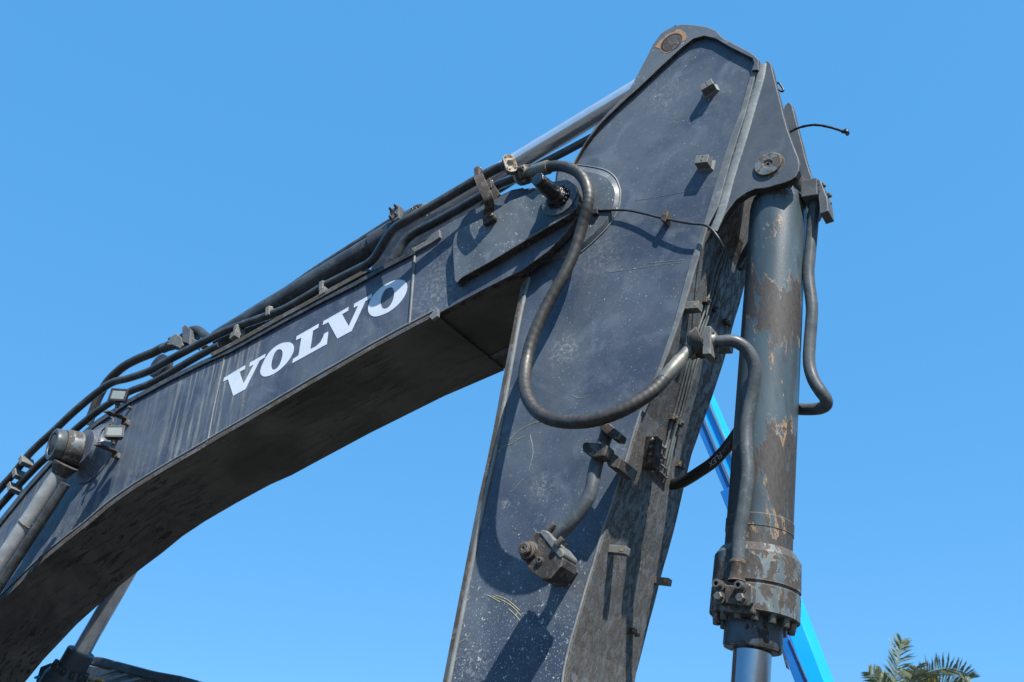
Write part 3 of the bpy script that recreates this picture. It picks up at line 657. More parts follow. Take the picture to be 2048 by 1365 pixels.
# bracket plates for the bucket cylinder
bkt = [(1526, 130), (1534, 121, 3), (1541, 126, 3), (1545, 141), (1553, 175), (1560, 202), (1567, 232), (1575, 260), (1587, 293), (1596, 315), (1599, 328), (1597.5, 341), (1591, 354), (1580, 361), (1568, 366), (1555, 369.5), (1540, 374), (1526, 377), (1510, 378), (1492, 386), (1472, 400), (1454, 424), (1438, 447), (1428, 462), (1420, 462), (1452, 370), (1480, 270), (1505, 200)]
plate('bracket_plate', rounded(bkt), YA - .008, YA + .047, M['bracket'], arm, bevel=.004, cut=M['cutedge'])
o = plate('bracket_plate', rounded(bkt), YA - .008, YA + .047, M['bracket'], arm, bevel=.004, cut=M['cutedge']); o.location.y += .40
# filler wall between the brackets and the arm body
pk = at(1537, 330.5, YA - .008)
lathe('pin', pk, -Y, [(-.03, .080), (.013, .080), (.016, .077), (.016, .03), (.010, .026), (.010, .010), (.003, .009), (.003, 0)], M['head'], arm, 44)
lathe('pin_seat', pk + Vector((.006, 0, -.008)), -Y, [(-.002, .088), (.002, .088), (.003, .084), (.003, 0)], M['dirty'], arm, 44)
pend = Vector((pk.x, .5, pk.z)); lathe('pin', pk + Y * .04, Y, [(0, .075), (.42, .075)], M['dirty'], arm, 24)
# clamp blocks on the panel
z1 = zp([(430, 950), (960, 615), (1060, 835), (500, 1170)], 1380, 130, 22.76)
z2 = zp([(490, 500), (1085, 437), (1010, 780), (410, 850)], 1370, 290, 22.76)
for zz, holes in ((z1, [(720, 820), (775, 930)]), (z2, [(795, 535), (735, 710)])):
    b = plate('clamp_block', zz, YA - .076, YA - .004, M['block'], arm, bevel=.003)
    ox, oy = (1380, 130) if zz is z1 else (1370, 290)
    bm = bmesh.new()
    for h in zp(holes, ox, oy, 22.76): add_lathe(bm, at(h[0], h[1], YA - .0765), -Y, [(0, .0048), (.0008, .0048), (.0009, 0)], 10)
    link('bolt_hole', bm, M['hole'], b)
    cx = sum(p[0] for p in zz) / 4; cy = sum(p[1] for p in zz) / 4
    # weld fillet at the foot
    bm = bmesh.new(); P = [at(p[0], p[1], YA - .076) for p in zz]; ctr = sum(P, Vector()) / 4; ctr.y = 0
    A = [Vector((p.x, YA - .018, p.z)) for p in P]; B = [Vector((p.x + (p.x - ctr.x) * .30, YA + .001, p.z + (p.z - ctr.z) * .30)) for p in P]
    add_loops(bm, A, B, cap0=False, cap1=False); link('weld_bead', bm, M['bead'], b, smooth=30)

# points on the front face
def front(px, py, off=0.0):
    lo, hi = YA - .2, YA + .9
    def side(y):
        q = at(px, py, y)
        for a, b in zip(CP[:-1], CP[1:]):
            if b.z <= q.z <= a.z:
                t = (q.z - a.z) / (b.z - a.z); return q.x - (a.x + (b.x - a.x) * t)
        return 1.0 if q.z > CP[0].z else -1.0
    # moving away from the camera the ray drifts to -X, from outside (+) to inside (-)
    for _ in range(40):
        m = (lo + hi) / 2
        if side(m) > 0: lo = m
        else: hi = m
    p = at(px, py, lo)
    return p + Vector((off, 0, 0))
FN = Vector((.96, 0, -.28))
# thin lubrication pipes along the front face
lanes = [[(1446, 494), (1433, 522), (1424, 549), (1417, 583), (1409, 610), (1402, 634), (1393, 660), (1383, 694), (1371, 730), (1358, 780), (1346, 824), (1335, 860), (1326, 896), (1320, 893), (1315, 888)],
         [(1449, 499), (1438, 530), (1429, 556), (1421, 588), (1413, 616), (1406, 640), (1398, 664), (1388, 697), (1376, 731), (1364, 781), (1351, 830), (1339, 868), (1326, 915), (1325, 920), (1319, 914), (1312, 906)],
         [(1452, 504), (1441, 540), (1433, 566), (1426, 596), (1417, 622), (1410, 645), (1402, 668), (1393, 700), (1382, 733), (1370, 782), (1357, 833), (1344, 872), (1329, 930), (1327, 939), (1318, 932), (1308, 924)],
         [(1456, 500), (1448, 536), (1438, 556), (1432, 578), (1430, 604), (1424, 628), (1414, 652), (1400, 700), (1388, 734), (1375, 783), (1361, 836), (1346, 880), (1331, 945), (1328, 958), (1318, 948), (1304, 936)]]
for li, ln in enumerate(lanes):
    P = [front(a, b, .012 + .004 * (i > len(ln) - 5)) for i, (a, b) in enumerate(ln)]
    tube('lubrication_pipe', P, .0066, M['thin'], arm, n=5, seg=8, raw=True)
def fblock(px, py, s, ln, mat='block', hole=None, parent=arm, name='clamp_block', d=None):
    """small bar welded to the front face"""
    c = front(px, py, 0)
    d = (FN if d is None else d).normalized(); z = Vector((.28, 0, .96)); bm = bmesh.new()
    add_box(bm, c + d * ln / 2, d * ln / 2, Y * s, z * s * .8); o = link(name, bm, M[mat], parent, bevel=.003)
    lathe('thread_insert', c + d * ln * .78 - Y * s, -Y, [(0, s * .38), (.002, s * .38), (.002, s * .2), (.0005, 0)], M['brass'], o, 12)
    return o
fblock(1373, 616, .030, .085); fblock(1222, 1100, .026, .10); fblock(1313, 1162, .024, .085); fblock(1437, 700, .024, .085)
for px, py, s in ((1355, 930, .020), (1262, 1262, .018), (1448, 645, .018)):
    o = fblock(px, py, s, .03, 'rusty', name='pipe_fitting'); cap_bolt('bolt', front(px + 3, py + 9, .02), FN, .010, .022, M['steelbolt'], o)
for (a, b, s) in ((1408, 604, .022), (1424, 618, .022), (1343, 838, .026), (1356, 848, .022)):
    c = front(a, b, .012); o = box('pipe_clamp', c, FN * .016, Y * s, Vector((.28, 0, .96)) * .017, M['rusty'], arm, bevel=.003)
    cap_bolt('bolt', c + FN * .016, FN, .010, .014, M['steelbolt'], o)
# port block of the lubrication pipes
c0 = front(1297, 880, .0); c1 = front(1290, 934, .0)
mid_ = (c0 + c1) / 2; dz = (c0 - c1) / 2; dz = dz * 1.12
pbk = box('port_block', mid_ + FN * .035, FN * .035, Y * .035, dz, M['rusty'], arm, bevel=.004)
for i in range(4):
    q = mid_ + dz * (.72 - .48 * i) + FN * .045
    hex_bolt('bolt', q - Y * .036, -Y, .010, .012, M['steelbolt'], pbk)
    lathe('port_fitting', q + Y * .034, Y + FN * .15, [(0, .011), (.02, .011), (.02, .015), (.035, .015), (.035, .008), (.05, .007)], M['steelbolt'], pbk, 6)
# wire across the panel
tube('sensor_wire', [(1184, 423, YA - .03), (1196, 421.5, YA - .03), (1234, 420.6, YA - .03), (1257, 421.5, YA - .034), (1289, 428, YA - .04), (1325, 437, YA - .05), (1377, 447, YA - .06), (1407, 450, YA - .06), (1424, 460, YA - .06), (1437, 477, YA - .05), (1446, 494, YA - .02)], 2.5, M['black'], arm, seg=10)
w_ = plate('wire_clip', [(1322, 431), (1328, 420), (1336, 422), (1334, 436), (1330, 444), (1321, 440)], YA - .062, YA, M['rusty'], arm, bevel=.004)
plate('wire_clip', [(1184, 418), (1194, 418), (1195, 427), (1184, 428)], YA - .05, YA - .01, M['black'], arm, bevel=.003)

# ---- lower pipe stub with valve block
vb = rounded([(1072, 1063, 2), (1086, 1067), (1126, 1117, 2), (1122, 1133, 2), (1100, 1158, 2), (1082, 1158), (1058, 1143, 3), (1043, 1104, 3), (1052, 1089, 2), (1058, 1081, 2)])
YV = YA - .29
val = plate('valve_block', vb, YV, YV + .15, M['valve'], arm, bevel=.006, seg=2)
vc = at(1058, 1103, YV)
lathe('valve_plug', vc + Y * .01, -Y, [(0, rad(vc, 22)), (.012, rad(vc, 21)), (.030, rad(vc, 17)), (.032, rad(vc, 14)), (.060, rad(vc, 13)), (.066, rad(vc, 10)), (.066, rad(vc, 4)), (.058, rad(vc, 3.5)), (.058, 0)], M['valve'], val, 28)
cap_bolt('bolt', at(1081, 1122, YV), -Y, .016, .016, M['steelbolt'], val)
pd = (at(1162, 1020, YV + .06) - at(1100, 1083, YV + .06)).normalized()
fl = plate('flange', rounded([(1083, 1059, 3), (1095, 1062, 3), (1128, 1105, 4), (1125, 1113), (1119, 1117, 3), (1078, 1066)]), YV - .006, YV + .135, M['block'], val, bevel=.006)
for (a, b, y) in ((1097, 1060, YV + .02), (1113, 1090, YV - .01), (1122, 1098, YV + .09)): cap_bolt('bolt', at(a, b, y), pd, .016, .045, M['steelbolt'], val)
plate('mount_plate', [(1100, 1150), (1124, 1128), (1133, 1122), (1136, 1134), (1108, 1163), (1098, 1160)], YA - .11, YA - .0, M['greyblock'], arm, bevel=.004)
ps = [(1101, 1083, YV + .06), (1115, 1071, YV + .06), (1141, 1047, YV + .06), (1162, 1020, YV + .07), (1176, 997, YV + .08), (1184, 975, YV + .09), (1189, 945, YV + .10), (1197, 914, YV + .11), (1210, 879, YV + .12), (1216, 856, YV + .12)]
tube('steel_pipe', ps, 13.8, M['pipe'], arm)
cl = plate('pipe_clamp', [(1164, 890), (1169, 884), (1211, 887), (1215, 893), (1209, 912), (1186, 914), (1165, 902)], YV + .03, YV + .115, M['valve'], arm, bevel=.006)
plate('clamp_stand', [(1208, 905), (1221, 903), (1243, 917), (1236, 937), (1215, 932)], YV + .10, YA, M['dirty'], arm, bevel=.004)
plate('pipe_clamp', [(1197, 850), (1204, 846), (1219, 847), (1242, 867), (1237, 879), (1225, 877), (1201, 860)], YV + .06, YV + .135, M['valve'], arm, bevel=.006)
# scratches on the panel: raised scraped paint lines
for pts in ([(974, 1191), (985, 1196), (1000, 1205)], [(985, 1193), (1008, 1203), (1026, 1215), (1042, 1232)], [(990, 1191), (1014, 1200), (1040, 1222)], [(1017, 1218), (1030, 1230), (1041, 1243)], [(1020, 880), (1038, 862), (1060, 850), (1084, 843)], [(921, 1284), (932, 1278), (941, 1266)], [(997, 905), (1007, 893), (1022, 889), (1036, 880), (1050, 873)]):
    tube('scratch', [(a, b, YA + .0008) for a, b in pts], 1.1, M['dustpale'], arm, n=4, seg=6)

for pts in ([(1210, 546), (1260, 540), (1320, 530), (1372, 525)], [(1298, 527), (1370, 520)], [(1270, 402), (1340, 390), (1420, 373)], [(1085, 840), (1110, 832)], [(1060, 870), (1066, 905), (1058, 940)], [(1022, 985), (1040, 965), (1056, 950)], [(1140, 790), (1160, 797), (1180, 790)]):
    tube('scratch', [(a, b, YA + .0006) for a, b in pts], .75, M['bead'], arm, n=4, seg=6)

# loose cable ends by the arm head
tube('loose_cable', [(1546, 176, .2), (1556, 166, .2), (1562, 172, .2), (1567, 181, .2), (1562, 183, .2), (1553, 174, .2)], 2.1, M['black'], arm, seg=8)
cb = thing('cut_cable', at(1578, 266, .3), 'short black cut cable sticking out behind the arm head', 'cable')
tube('cable', [(1570, 270, .3), (1590, 259, .3), (1612, 252, .3), (1635, 250.5, .3), (1660, 255, .3), (1680, 261, .3), (1692, 266, .3)], 2.6, M['black'], cb, lump=.25, n=10, seg=10)
tube('cable_end', [(1686, 263, .3), (1691, 265, .3), (1697, 268, .3)], 5.0, M['grease'], cb, lump=.8, n=6, seg=10)

# ================================================================== BUCKET CYLINDER
YC = .30
c_top = at(1558.5, 385, YC); c_mid = at(1527, 956, YC); c_bot = at(1503, 1330, YC)
AX = (c_bot - at(1552, 500, YC)).normalized()
bc = thing('bucket_cylinder', at(1527, 956, YC), 'scuffed grey green bucket hydraulic cylinder hanging upright beside the arm', 'hydraulic cylinder')
o0 = at(1552, 500, YC)
def along(py):
    """distance along the axis whose projection reaches pixel row py"""
    lo, hi = -3.0, 6.0
    for _ in range(50):
        m = (lo + hi) / 2; q = o0 + AX * m; d = q - CAM; row = CY - F * d.dot(UP) / d.dot(FWD)
        if row < py: lo = m
        else: hi = m
    return lo
R0 = .1605
d0 = along(402); d1 = along(1112)
pr = [(d0 - .055, .02), (d0 - .05, .085), (d0 - .02, .128), (d0 + .02, .150), (d0 + .045, .153), (d0 + .048, .157), (d0 + .075, .157), (d0 + .078, R0)]
for py in (560, 700, 850, 990): pr.append((along(py), R0))
pr += [(along(1046), R0), (along(1047), R0 + .004), (along(1070), R0 + .004), (along(1071), R0 + .001), (along(1098), R0 + .001), (d1, R0 + .005)]
lathe('barrel', o0, AX, pr, M['cyl'], bc, 72, smooth=25)
# eye end inside the bracket
lathe('barrel_eye', Vector((pk.x, YA + .09, pk.z)), Y, [(0, .135), (.20, .135)], M['dirty'], bc, 40)
box('barrel_neck', (Vector((pk.x, YC - .1, pk.z)) + (o0 + AX * d0)) / 2 + Vector((0, .05, 0)), AX * .12, Y * .09, AX.cross(Y) * .11, M['dirty'], bc)
dA = along(1118)
lathe('head_collar', o0, AX, [(dA - .03, .16), (dA - .03, .178), (dA + .012, .205), (along(1180), .208), (along(1181), .200), (along(1187), .200), (along(1188), .208), (along(1238), .209), (along(1240), .203), (along(1240), .12)], M['head'], bc, 72, smooth=25)
lathe('gland', o0, AX, [(along(1232), .12), (along(1238), .134), (along(1296), .136), (along(1301), .131), (along(1301), .092)], M['gland'], bc, 56, smooth=30)
lathe('piston_rod', o0, AX, [(along(1290), .0885), (along(1290) + 1.6, .0885)], M['chrome_dark'], bc, 56)
side = AX.cross(Y).normalized()
for k in range(14):
    a = 2 * math.pi * (k + .35) / 14; rv = side * math.cos(a) + Y * math.sin(a)
    cap_bolt('bolt', o0 + AX * along(1239) + rv * .176, AX, .0185, .042, M['steelbolt'], bc)
# near pipe from the hose joint down to the head
def toward(px, py, tw): return at(px, py, YC, tw)
np_ = [at(1424, 685, .0), at(1440, 684, .0), at(1466, 682.6, .02), at(1488, 694, .05), at(1503.5, 716, .08), at(1509, 738, .10), at(1508, 761, .11), at(1502, 797, .12), at(1496, 830, .12), at(1491.6, 860, .12), at(1492, 897, .115), at(1495, 945, .11), at(1491, 985, .105), at(1485, 1030, .10), at(1479, 1067, .10), at(1476, 1126, .09), at(1473.6, 1160, .088)]
tube('steel_pipe', np_, .0335, M['pipe'], bc, raw=True, seg=20)
q = at(1475, 1130, .09); lathe('pipe_collar', at(1476, 1122, .092), (at(1473.6, 1160, .088) - at(1476, 1122, .092)), [(0, .036), (.012, .041), (.024, .037), (.08, .036), (.10, .044)], M['rusty'], bc, 24)
pf = plate('port_flange', [(1429, 1165), (1436, 1161), (1450, 1168), (1468, 1163), (1482, 1162), (1499, 1168), (1505, 1174), (1504, 1206), (1496, 1213), (1474, 1210), (1436, 1205), (1429, 1200)], .062, .16, M['dirty'], bc, bevel=.006)
plate('port_flange', [(1449, 1170), (1478, 1172), (1472, 1208), (1451, 1206)], .050, .07, M['rusty'], bc, bevel=.004)
plate('port_boss', [(1429, 1203), (1474, 1209), (1508, 1204), (1508, 1228), (1440, 1222)], .085, .24, M['head'], bc, bevel=.01)
for a, b in ((1439, 1172), (1483, 1175)): cap_bolt('bolt', at(a, b, .062), -Y, .0205, .045, M['steelbolt'], bc)
for a, b in ((1440, 1196), (1484, 1199)): hex_bolt('bolt', at(a, b, .062), -Y, .022, .035, M['steelbolt'], bc)
# far pipe with its top block
fp = [(1634, 372, .30), (1632, 395, .30), (1629, 415, .30), (1626, 440, .30), (1623, 476, .30), (1619, 520, .30), (1617, 545, .30), (1618.5, 569, .30), (1621.5, 592, .30), (1624, 618, .30), (1622.5, 647, .30), (1619.5, 686, .30), (1618, 715, .30), (1620, 738, .30), (1628, 762, .30), (1641, 783, .31), (1651, 797, .33), (1652, 810, .36), (1640, 817, .40), (1622, 819, .42), (1604, 819, .44), (1590, 818, .45)]
tube('steel_pipe', fp, 12.0, M['pipe'], bc, seg=20)
pb = plate('port_block', [(1602, 361), (1634, 355.5), (1635, 389), (1602, 394.5)], .22, .34, M['greyblock'], bc, bevel=.004)
plate('port_flange', [(1634, 360), (1640, 359), (1654, 395), (1657, 422), (1640, 428), (1637, 395)], .22, .33, M['greyblock'], bc, bevel=.004)
for a, b, y in ((1640, 374, .24), (1641, 387, .24), (1652, 394, .30), (1652, 409, .30)): hex_bolt('bolt', at(a, b, y), Vector((1, -.1, 0)), .017, .03, M['steelbolt'], pb)
tube('steel_pipe', [(1589, 405, .33), (1596, 385, .33), (1604, 372, .33)], 11, M['pipe'], bc, seg=16)

# ================================================================== HOSE JOINT ON THE ARM
jo = thing('hydraulic_hose', at(1120, 600, .0), 'long dusty black hydraulic hose looping in front of the arm from boom to front joint', 'hydraulic hose', 'hydraulic hoses')
hp = [(1086, 338, -.10), (1092, 336, -.10), (1114, 332.5, -.10), (1137, 336, -.10), (1157, 347, -.10), (1171, 366, -.095), (1177, 391, -.09), (1174, 416, -.08), (1163, 456, -.05), (1149, 503, -.035), (1128, 550, -.04), (1102, 596, -.045), (1081, 638, -.05), (1064, 680, -.055), (1054, 718, -.065), (1049, 752, -.105), (1050, 778, -.15), (1058, 803, -.195), (1074, 824, -.215), (1099, 838, -.22), (1128, 844, -.222), (1157, 844.5, -.222), (1188, 840.5, -.215), (1225, 829, -.20), (1258, 814, -.18), (1290, 794, -.15), (1313, 776, -.12), (1330, 757, -.095)]
tube('hose', hp, 12.6, M['rubber'], jo, n=16, seg=24, lump=.015, wrap=.012)
s0, s1 = at(1056, 347, -.07), at(1092, 336, -.10)
lathe('crimp_sleeve', s0, s1 - s0, [(0, rad(s0, 9)), (.03, rad(s0, 11)), (.05, rad(s0, 13.2)), ((s1 - s0).length + .02, rad(s0, 14)), ((s1 - s0).length + .03, rad(s0, 12.5))], M['ferrule'], jo, 28)
hf = lathe('hose_flange', at(1046, 351, -.05), s1 - s0, [(0, rad(s0, 20)), (.035, rad(s0, 20)), (.045, rad(s0, 16)), (.06, rad(s0, 12))], M['rusty'], jo, 28)
for a in range(4):
    ax = (s1 - s0).normalized(); _, u, v = frame_axis(ax); an = a * math.pi / 2 + .7
    cap_bolt('bolt', at(1046, 351, -.05) + (u * math.cos(an) + v * math.sin(an)) * rad(s0, 19) + ax * .02, ax, .014, .04, M['steelbolt'], hf)
s2, s3 = at(1329, 757, -.095), at(1365, 716, -.045)
lathe('crimp_sleeve', s2, s3 - s2, [(-.02, rad(s2, 13.4)), (.0, rad(s2, 15)), ((s3 - s2).length - .02, rad(s2, 15)), ((s3 - s2).length - .01, rad(s2, 13)), ((s3 - s2).length + .01, rad(s2, 13))], M['ferrule'], jo, 28)
tube('elbow', [(1358, 724, -.052), (1368, 712, -.04), (1380, 700, -.02), (1394, 690, 0), (1406, 686, 0)], 12.5, M['ferrule'], jo, seg=20)
fc = at(1397, 688, .0); fx = Vector((.93, .15, .2)).normalized()
lathe('joint_dome', fc - fx * .05, fx, [(0, .04), (.01, .062), (.035, .082), (.065, .088), (.075, .088)], M['dirty'], jo, 32)
jf = plate('joint_flange', [(1406.5, 653), (1421.5, 652), (1421, 708), (1404.5, 709)], -.055, .055, M['block'], jo, bevel=.004)
for a, b in ((1427, 668), (1434, 677), (1432, 715)): lathe('bolt_hole', at(a, b, -.03 + (a - 1427) * .008), Vector((1, 0, 0)), [(0, .011), (.003, .011), (.003, 0)], M['hole'], jf, 12)
for a, b, y in ((1390, 664, -.03), (1392, 712, -.01)): cap_bolt('bolt', at(a, b, y), -fx, .015, .03, M['steelbolt'], jf)
lathe('pipe_collar', at(1420, 685, .0), Vector((1, .02, 0)), [(0, .055), (.015, .052), (.03, .042), (.045, .036)], M['ferrule'], jo, 28)

# ---- second hose behind the arm, with print
h2 = thing('hydraulic_hose', at(1425, 925, .55), 'new shiny black hose with white print passing between arm and cylinder', 'hydraulic hose', 'hydraulic hoses')
hpts = [(1340, 970, .62), (1362, 966, .60), (1382, 955, .57), (1396, 946, .55), (1425, 926, .52), (1450, 900, .49), (1468, 876, .47), (1486, 848, .45), (1500, 820, .45)]
HP = cat3([at(*p) for p in hpts], 10); hr = rad(at(1425, 926, .52), 11.5)
bm = bmesh.new(); add_tube(bm, HP, hr, 28); link('hose', bm, M['rubber_new'], h2, smooth=60)
def hose_text(txt, px0, px1, mat, shear, size):
    cu = bpy.data.curves.new('print', 'FONT'); cu.body = txt; cu.size = 1.0; cu.shear = shear; cu.resolution_u = 2
    to = bpy.data.objects.new('print', cu); COL.objects.link(to)
    dg = bpy.context.evaluated_depsgraph_get(); me = bpy.data.meshes.new_from_object(to.evaluated_get(dg))
    bpy.data.objects.remove(to); bpy.data.curves.remove(cu)
    bm = bmesh.new(); bm.from_mesh(me); bpy.data.meshes.remove(me)
    bmesh.ops.triangulate(bm, faces=bm.faces[:])
    bmesh.ops.subdivide_edges(bm, edges=[e for e in bm.edges if e.calc_length() > .25], cuts=1)
    xs = [v.co.x for v in bm.verts]; x0, x1 = min(xs), max(xs)
    cols = [CX + F * (p - CAM).dot(RIGHT) / (p - CAM).dot(FWD) for p in HP]
    for v in bm.verts:
        u = (v.co.x - x0) / (x1 - x0); pxx = px0 + (px1 - px0) * u
        i = max(k for k in range(len(HP) - 1) if cols[k] <= pxx); t = (pxx - cols[i]) / (cols[i + 1] - cols[i])
        c = HP[i].lerp(HP[i + 1], t); tg = (HP[i + 1] - HP[i]).normalized()
        vd = (CAM - c); vd = (vd - tg * vd.dot(tg)).normalized(); up_ = tg.cross(vd)
        if up_.z < 0: up_ = -up_
        a = -(v.co.y - .36) * size / hr                  # upside down: reads from upper right to lower left
        v.co = c + (vd * math.cos(a) + up_ * math.sin(a)) * (hr + .0008)
    return link('print', bm, mat, h2)
hose_text('FLEX', 1446, 1421, M['print'], .35, .040)
hose_text('HYDRO', 1462, 1444, M['print_dim'], 0, .036)

# ---- hose at upper left of the boom
h3 = thing('hydraulic_hose', at(277, 718, .28), 'dusty grey hose arching above the boom at its left end', 'hydraulic hose', 'hydraulic hoses')
tube('hose', [(352, 690, .28), (328, 695, .28), (306, 706, .28), (277, 718, .28), (250, 732, .29), (227, 751, .30), (211, 770, .31), (197, 795, .32), (184, 828, .34), (176, 850, .35)], 8.8, M['rubber'], h3, seg=20)
tube('crimp_sleeve', [(354, 689, .28), (347, 691, .28), (335, 694, .28), (326, 698, .28)], 9.6, M['pipe'], h3, seg=20)
hc = plate('hose_flange', [(334, 690), (344, 672), (352, 667), (362, 675), (366, 690), (360, 697), (345, 690)], .22, .33, M['block'], h3, bevel=.005)
for a, b in ((341, 678), (336, 686)): cap_bolt('bolt', at(a, b, .24), (at(334, 694, .28) - at(352, 690, .28)), .013, .025, M['steelbolt'], hc)
tube('steel_pipe', [(352, 683, .28), (362, 678, .28), (372, 672, .28)], 9, M['pipe_dark'], h3)

# ================================================================== ARM CYLINDER
ac = thing('arm_cylinder', at(900, 410, .3), 'arm hydraulic cylinder with bright chrome rod lying along the top of the boom', 'hydraulic cylinder')
YB = .30
a0, a1 = at(520, 634, YB), at(1250, 195, YB); AA = (a1 - a0).normalized()
def aal(px):
    lo, hi = -2.0, 9.0
    for _ in range(50):
        m = (lo + hi) / 2; d = a0 + AA * m - CAM; c_ = CX + F * d.dot(RIGHT) / d.dot(FWD)
        if c_ < px: lo = m
        else: hi = m
    return lo
rb = rad(at(700, 530, YB), 26)
lathe('barrel', a0, AA, [(aal(440), rb), (aal(748), rb), (aal(749), rb * .97), (aal(752), rb * 1.13), (aal(818), rb * 1.13), (aal(819), rb * 1.05), (aal(824), rb * 1.05), (aal(825), rb * 1.14), (aal(845), rb * 1.14), (aal(846), rb * .9), (aal(858), rb * .9)], M['pipe_dark'], ac, 48, smooth=30)
rr = rad(at(1160, 252, YB), 20.5)
lathe('piston_rod', a0, AA, [(aal(840), rr), (aal(1322), rr)], M['chrome'], ac, 48)
lathe('gland', a0, AA, [(aal(856), rr * 1.28), (aal(862), rr * 1.28), (aal(863), rr * 1.1), (aal(866), rr * 1.05)], M['ferrule'], ac, 40)
_, u_, v_ = frame_axis(AA)
for k in range(10):
    a = 2 * math.pi * k / 10
    cap_bolt('bolt', a0 + AA * aal(846) + (u_ * math.cos(a) + v_ * math.sin(a)) * rb * 1.0, AA, .018, .035, M['steelbolt'], ac)
cb2 = plate('port_block', [(779, 421), (797.5, 410), (798, 436), (779, 447)], .15, .36, M['greyblock'], ac, bevel=.003)
for a, b in ((783, 421), (793, 415), (783, 437), (793, 431)): cap_bolt('bolt', at(a, b, .15), -Y + Vector((0, 0, .2)), .012, .03, M['steelbolt'], cb2)
ph_ = plate('port_housing', [(812, 420), (832, 416), (836, 424), (836, 440), (818, 440)], .2, .42, M['rusty'], ac, bevel=.006)
for a, b in ((826, 421), (833, 420)): cap_bolt('bolt', at(a, b, .2), -Y, .014, .02, M['steelbolt'], ph_)
# lower guard pipe beside the rod
tube('steel_pipe', [(900, 440, .34), (1000, 378, .34), (1071, 335, .34), (1130, 304, .34), (1190, 272, .34), (1255, 238, .34)], 8.0, M['pipe'], ac, seg=14)

# ================================================================== BOOM CYLINDERS
b1 = thing('boom_cylinder', at(130, 895, -.25), 'boom cylinder eye on its thick pin with grey guarded rod running down left', 'hydraulic cylinder', 'boom cylinders')
be = at(160, 898, -.10)
ye0 = -.16
R1 = rad(bp, 35)
eye0 = Vector((bp.x, -.15, bp.z))
EA = (at(101, 888, -.345) - Vector((bp.x, 0, bp.z))).normalized()
lathe('rod_eye', Vector((bp.x, 0, bp.z)) + EA * .13, EA, [(0, R1 * .93), (.01, R1 * 1.0), (.12, R1 * .98), (.135, R1 * .93)], M['head'], b1, 48)
pe = Vector((bp.x, 0, bp.z)) + EA * .268
lathe('pin_cap', pe, EA, [(0, R1 * .86), (.010, R1 * .90), (.070, R1 * .90), (.080, R1 * .86), (.080, R1 * .66), (.062, R1 * .63), (.062, 0)], M['pipe'], b1, 48)
lathe('pin', pe + EA * .06 + Vector((.005, 0, .012)), EA, [(0, R1 * .50), (.016, R1 * .50), (.022, R1 * .44), (.022, 0)], M['rusty'], b1, 32)
ymid = -.20
dr0 = at(118, 950, ymid); dr1 = at(-40, 1192, ymid)
dd = (dr1 - dr0).normalized()
lathe('rod_neck', dr0 - dd * .10, dd, [(0, R1 * .72), (.05, R1 * .60), (.10, R1 * .46)], M['dirty'], b1, 32)
lathe('piston_rod', dr0, dd, [(0, rad(dr0, 16.5)), (3.0, rad(dr0, 16.5))], M['sleeve'], b1, 36)
tube('tie_wire', [dr0 + dd * .42 + (dd.cross(Y) * math.cos(t * .35) + Y * math.sin(t * .35)) * rad(dr0, 17.2) + dd * .002 * t for t in range(19)], .006, M['rusty'], b1, n=2, seg=6, raw=True)
tube('steel_pipe', [(131, 968, ymid), (98, 1020, ymid), (38, 1112, ymid), (-40, 1232, ymid)], 10, M['pipe_dark'], b1, seg=14)
b2 = thing('boom_cylinder', at(200, 1240, .95), 'shiny boom cylinder rod seen under the boom above its dark gland', 'hydraulic cylinder', 'boom cylinders')
YF = .95
q0 = at(276, 1108, YF); q1 = at(152, 1322, YF); qd = (q1 - q0).normalized()
lathe('piston_rod', q0 - qd * .5, qd, [(0, rad(q0, 17.5)), ((q1 - q0).length + .9, rad(q0, 17.5))], M['chrome_dirty'], b2, 40)
g0 = at(163, 1303, YF); gr = rad(g0, 28)
lathe('gland', g0, qd, [(0, gr * .68), (-.0, gr * .95), (.01, gr), (.16, gr), (.165, gr * 1.12), (.20, gr * 1.3), (.26, gr * 1.5), (1.2, gr * 1.5)], M['hood'], b2, 44)
_, u_, v_ = frame_axis(qd)
for k in range(12):
    a = 2 * math.pi * k / 12; cap_bolt('bolt', g0 + qd * .2 + (u_ * math.cos(a) + v_ * math.sin(a)) * gr * 1.2, -qd, .02, .05, M['black'], b2)

# ================================================================== MACHINE BODY AT LOWER LEFT
bd = thing('machine_body', at(250, 1350, 1.6), 'dark machine hood with a row of angled louvre slats at lower left', 'excavator body')
YH = 1.5
def bodypts(L, y): return [at(a, b, y) for a, b in L]
plate('hood_rim', [(170, 1316), (185, 1313), (200, 1314), (225, 1321), (300, 1341), (361, 1352), (359, 1372), (250, 1347), (225, 1338), (200, 1331), (178, 1331)], YH, YH + .9, M['hood'], bd, bevel=.012)
plate('hood_back', [(172, 1331), (360, 1368), (360, 1440), (165, 1440)], YH + .35, YH + .40, M['black'], bd, bevel=0)
for i in range(7):
    ox, oy = i * 23.0, i * 8.6
    plate('louvre_slat', [(a + ox, b + oy) for a, b in ((188, 1352), (195, 1345), (230, 1338), (238, 1340), (197, 1353))], YH + .02, YH + .05, M['sleeve'], bd, bevel=.003)
plate('warning_strip', [(166, 1355), (230, 1368), (230, 1374), (164, 1360)], YH - .25, YH + .02, M['pipe'], bd, bevel=.003)
for a in (168, 178, 190): plate('yellow_mark', [(a, 1357), (a + 6 + (a - 168) * .3, 1358.5), (a + 8 + (a - 168) * .3, 1364), (a + 3, 1362)], YH - .256, YH - .24, M['yellow'], bd, bevel=0)
plate('cylinder_shroud', [(72, 1360), (80, 1334), (100, 1326), (118, 1332), (100, 1350), (92, 1400), (60, 1400)], YF - .1, YF + .2, M['hood'], bd, bevel=.01)
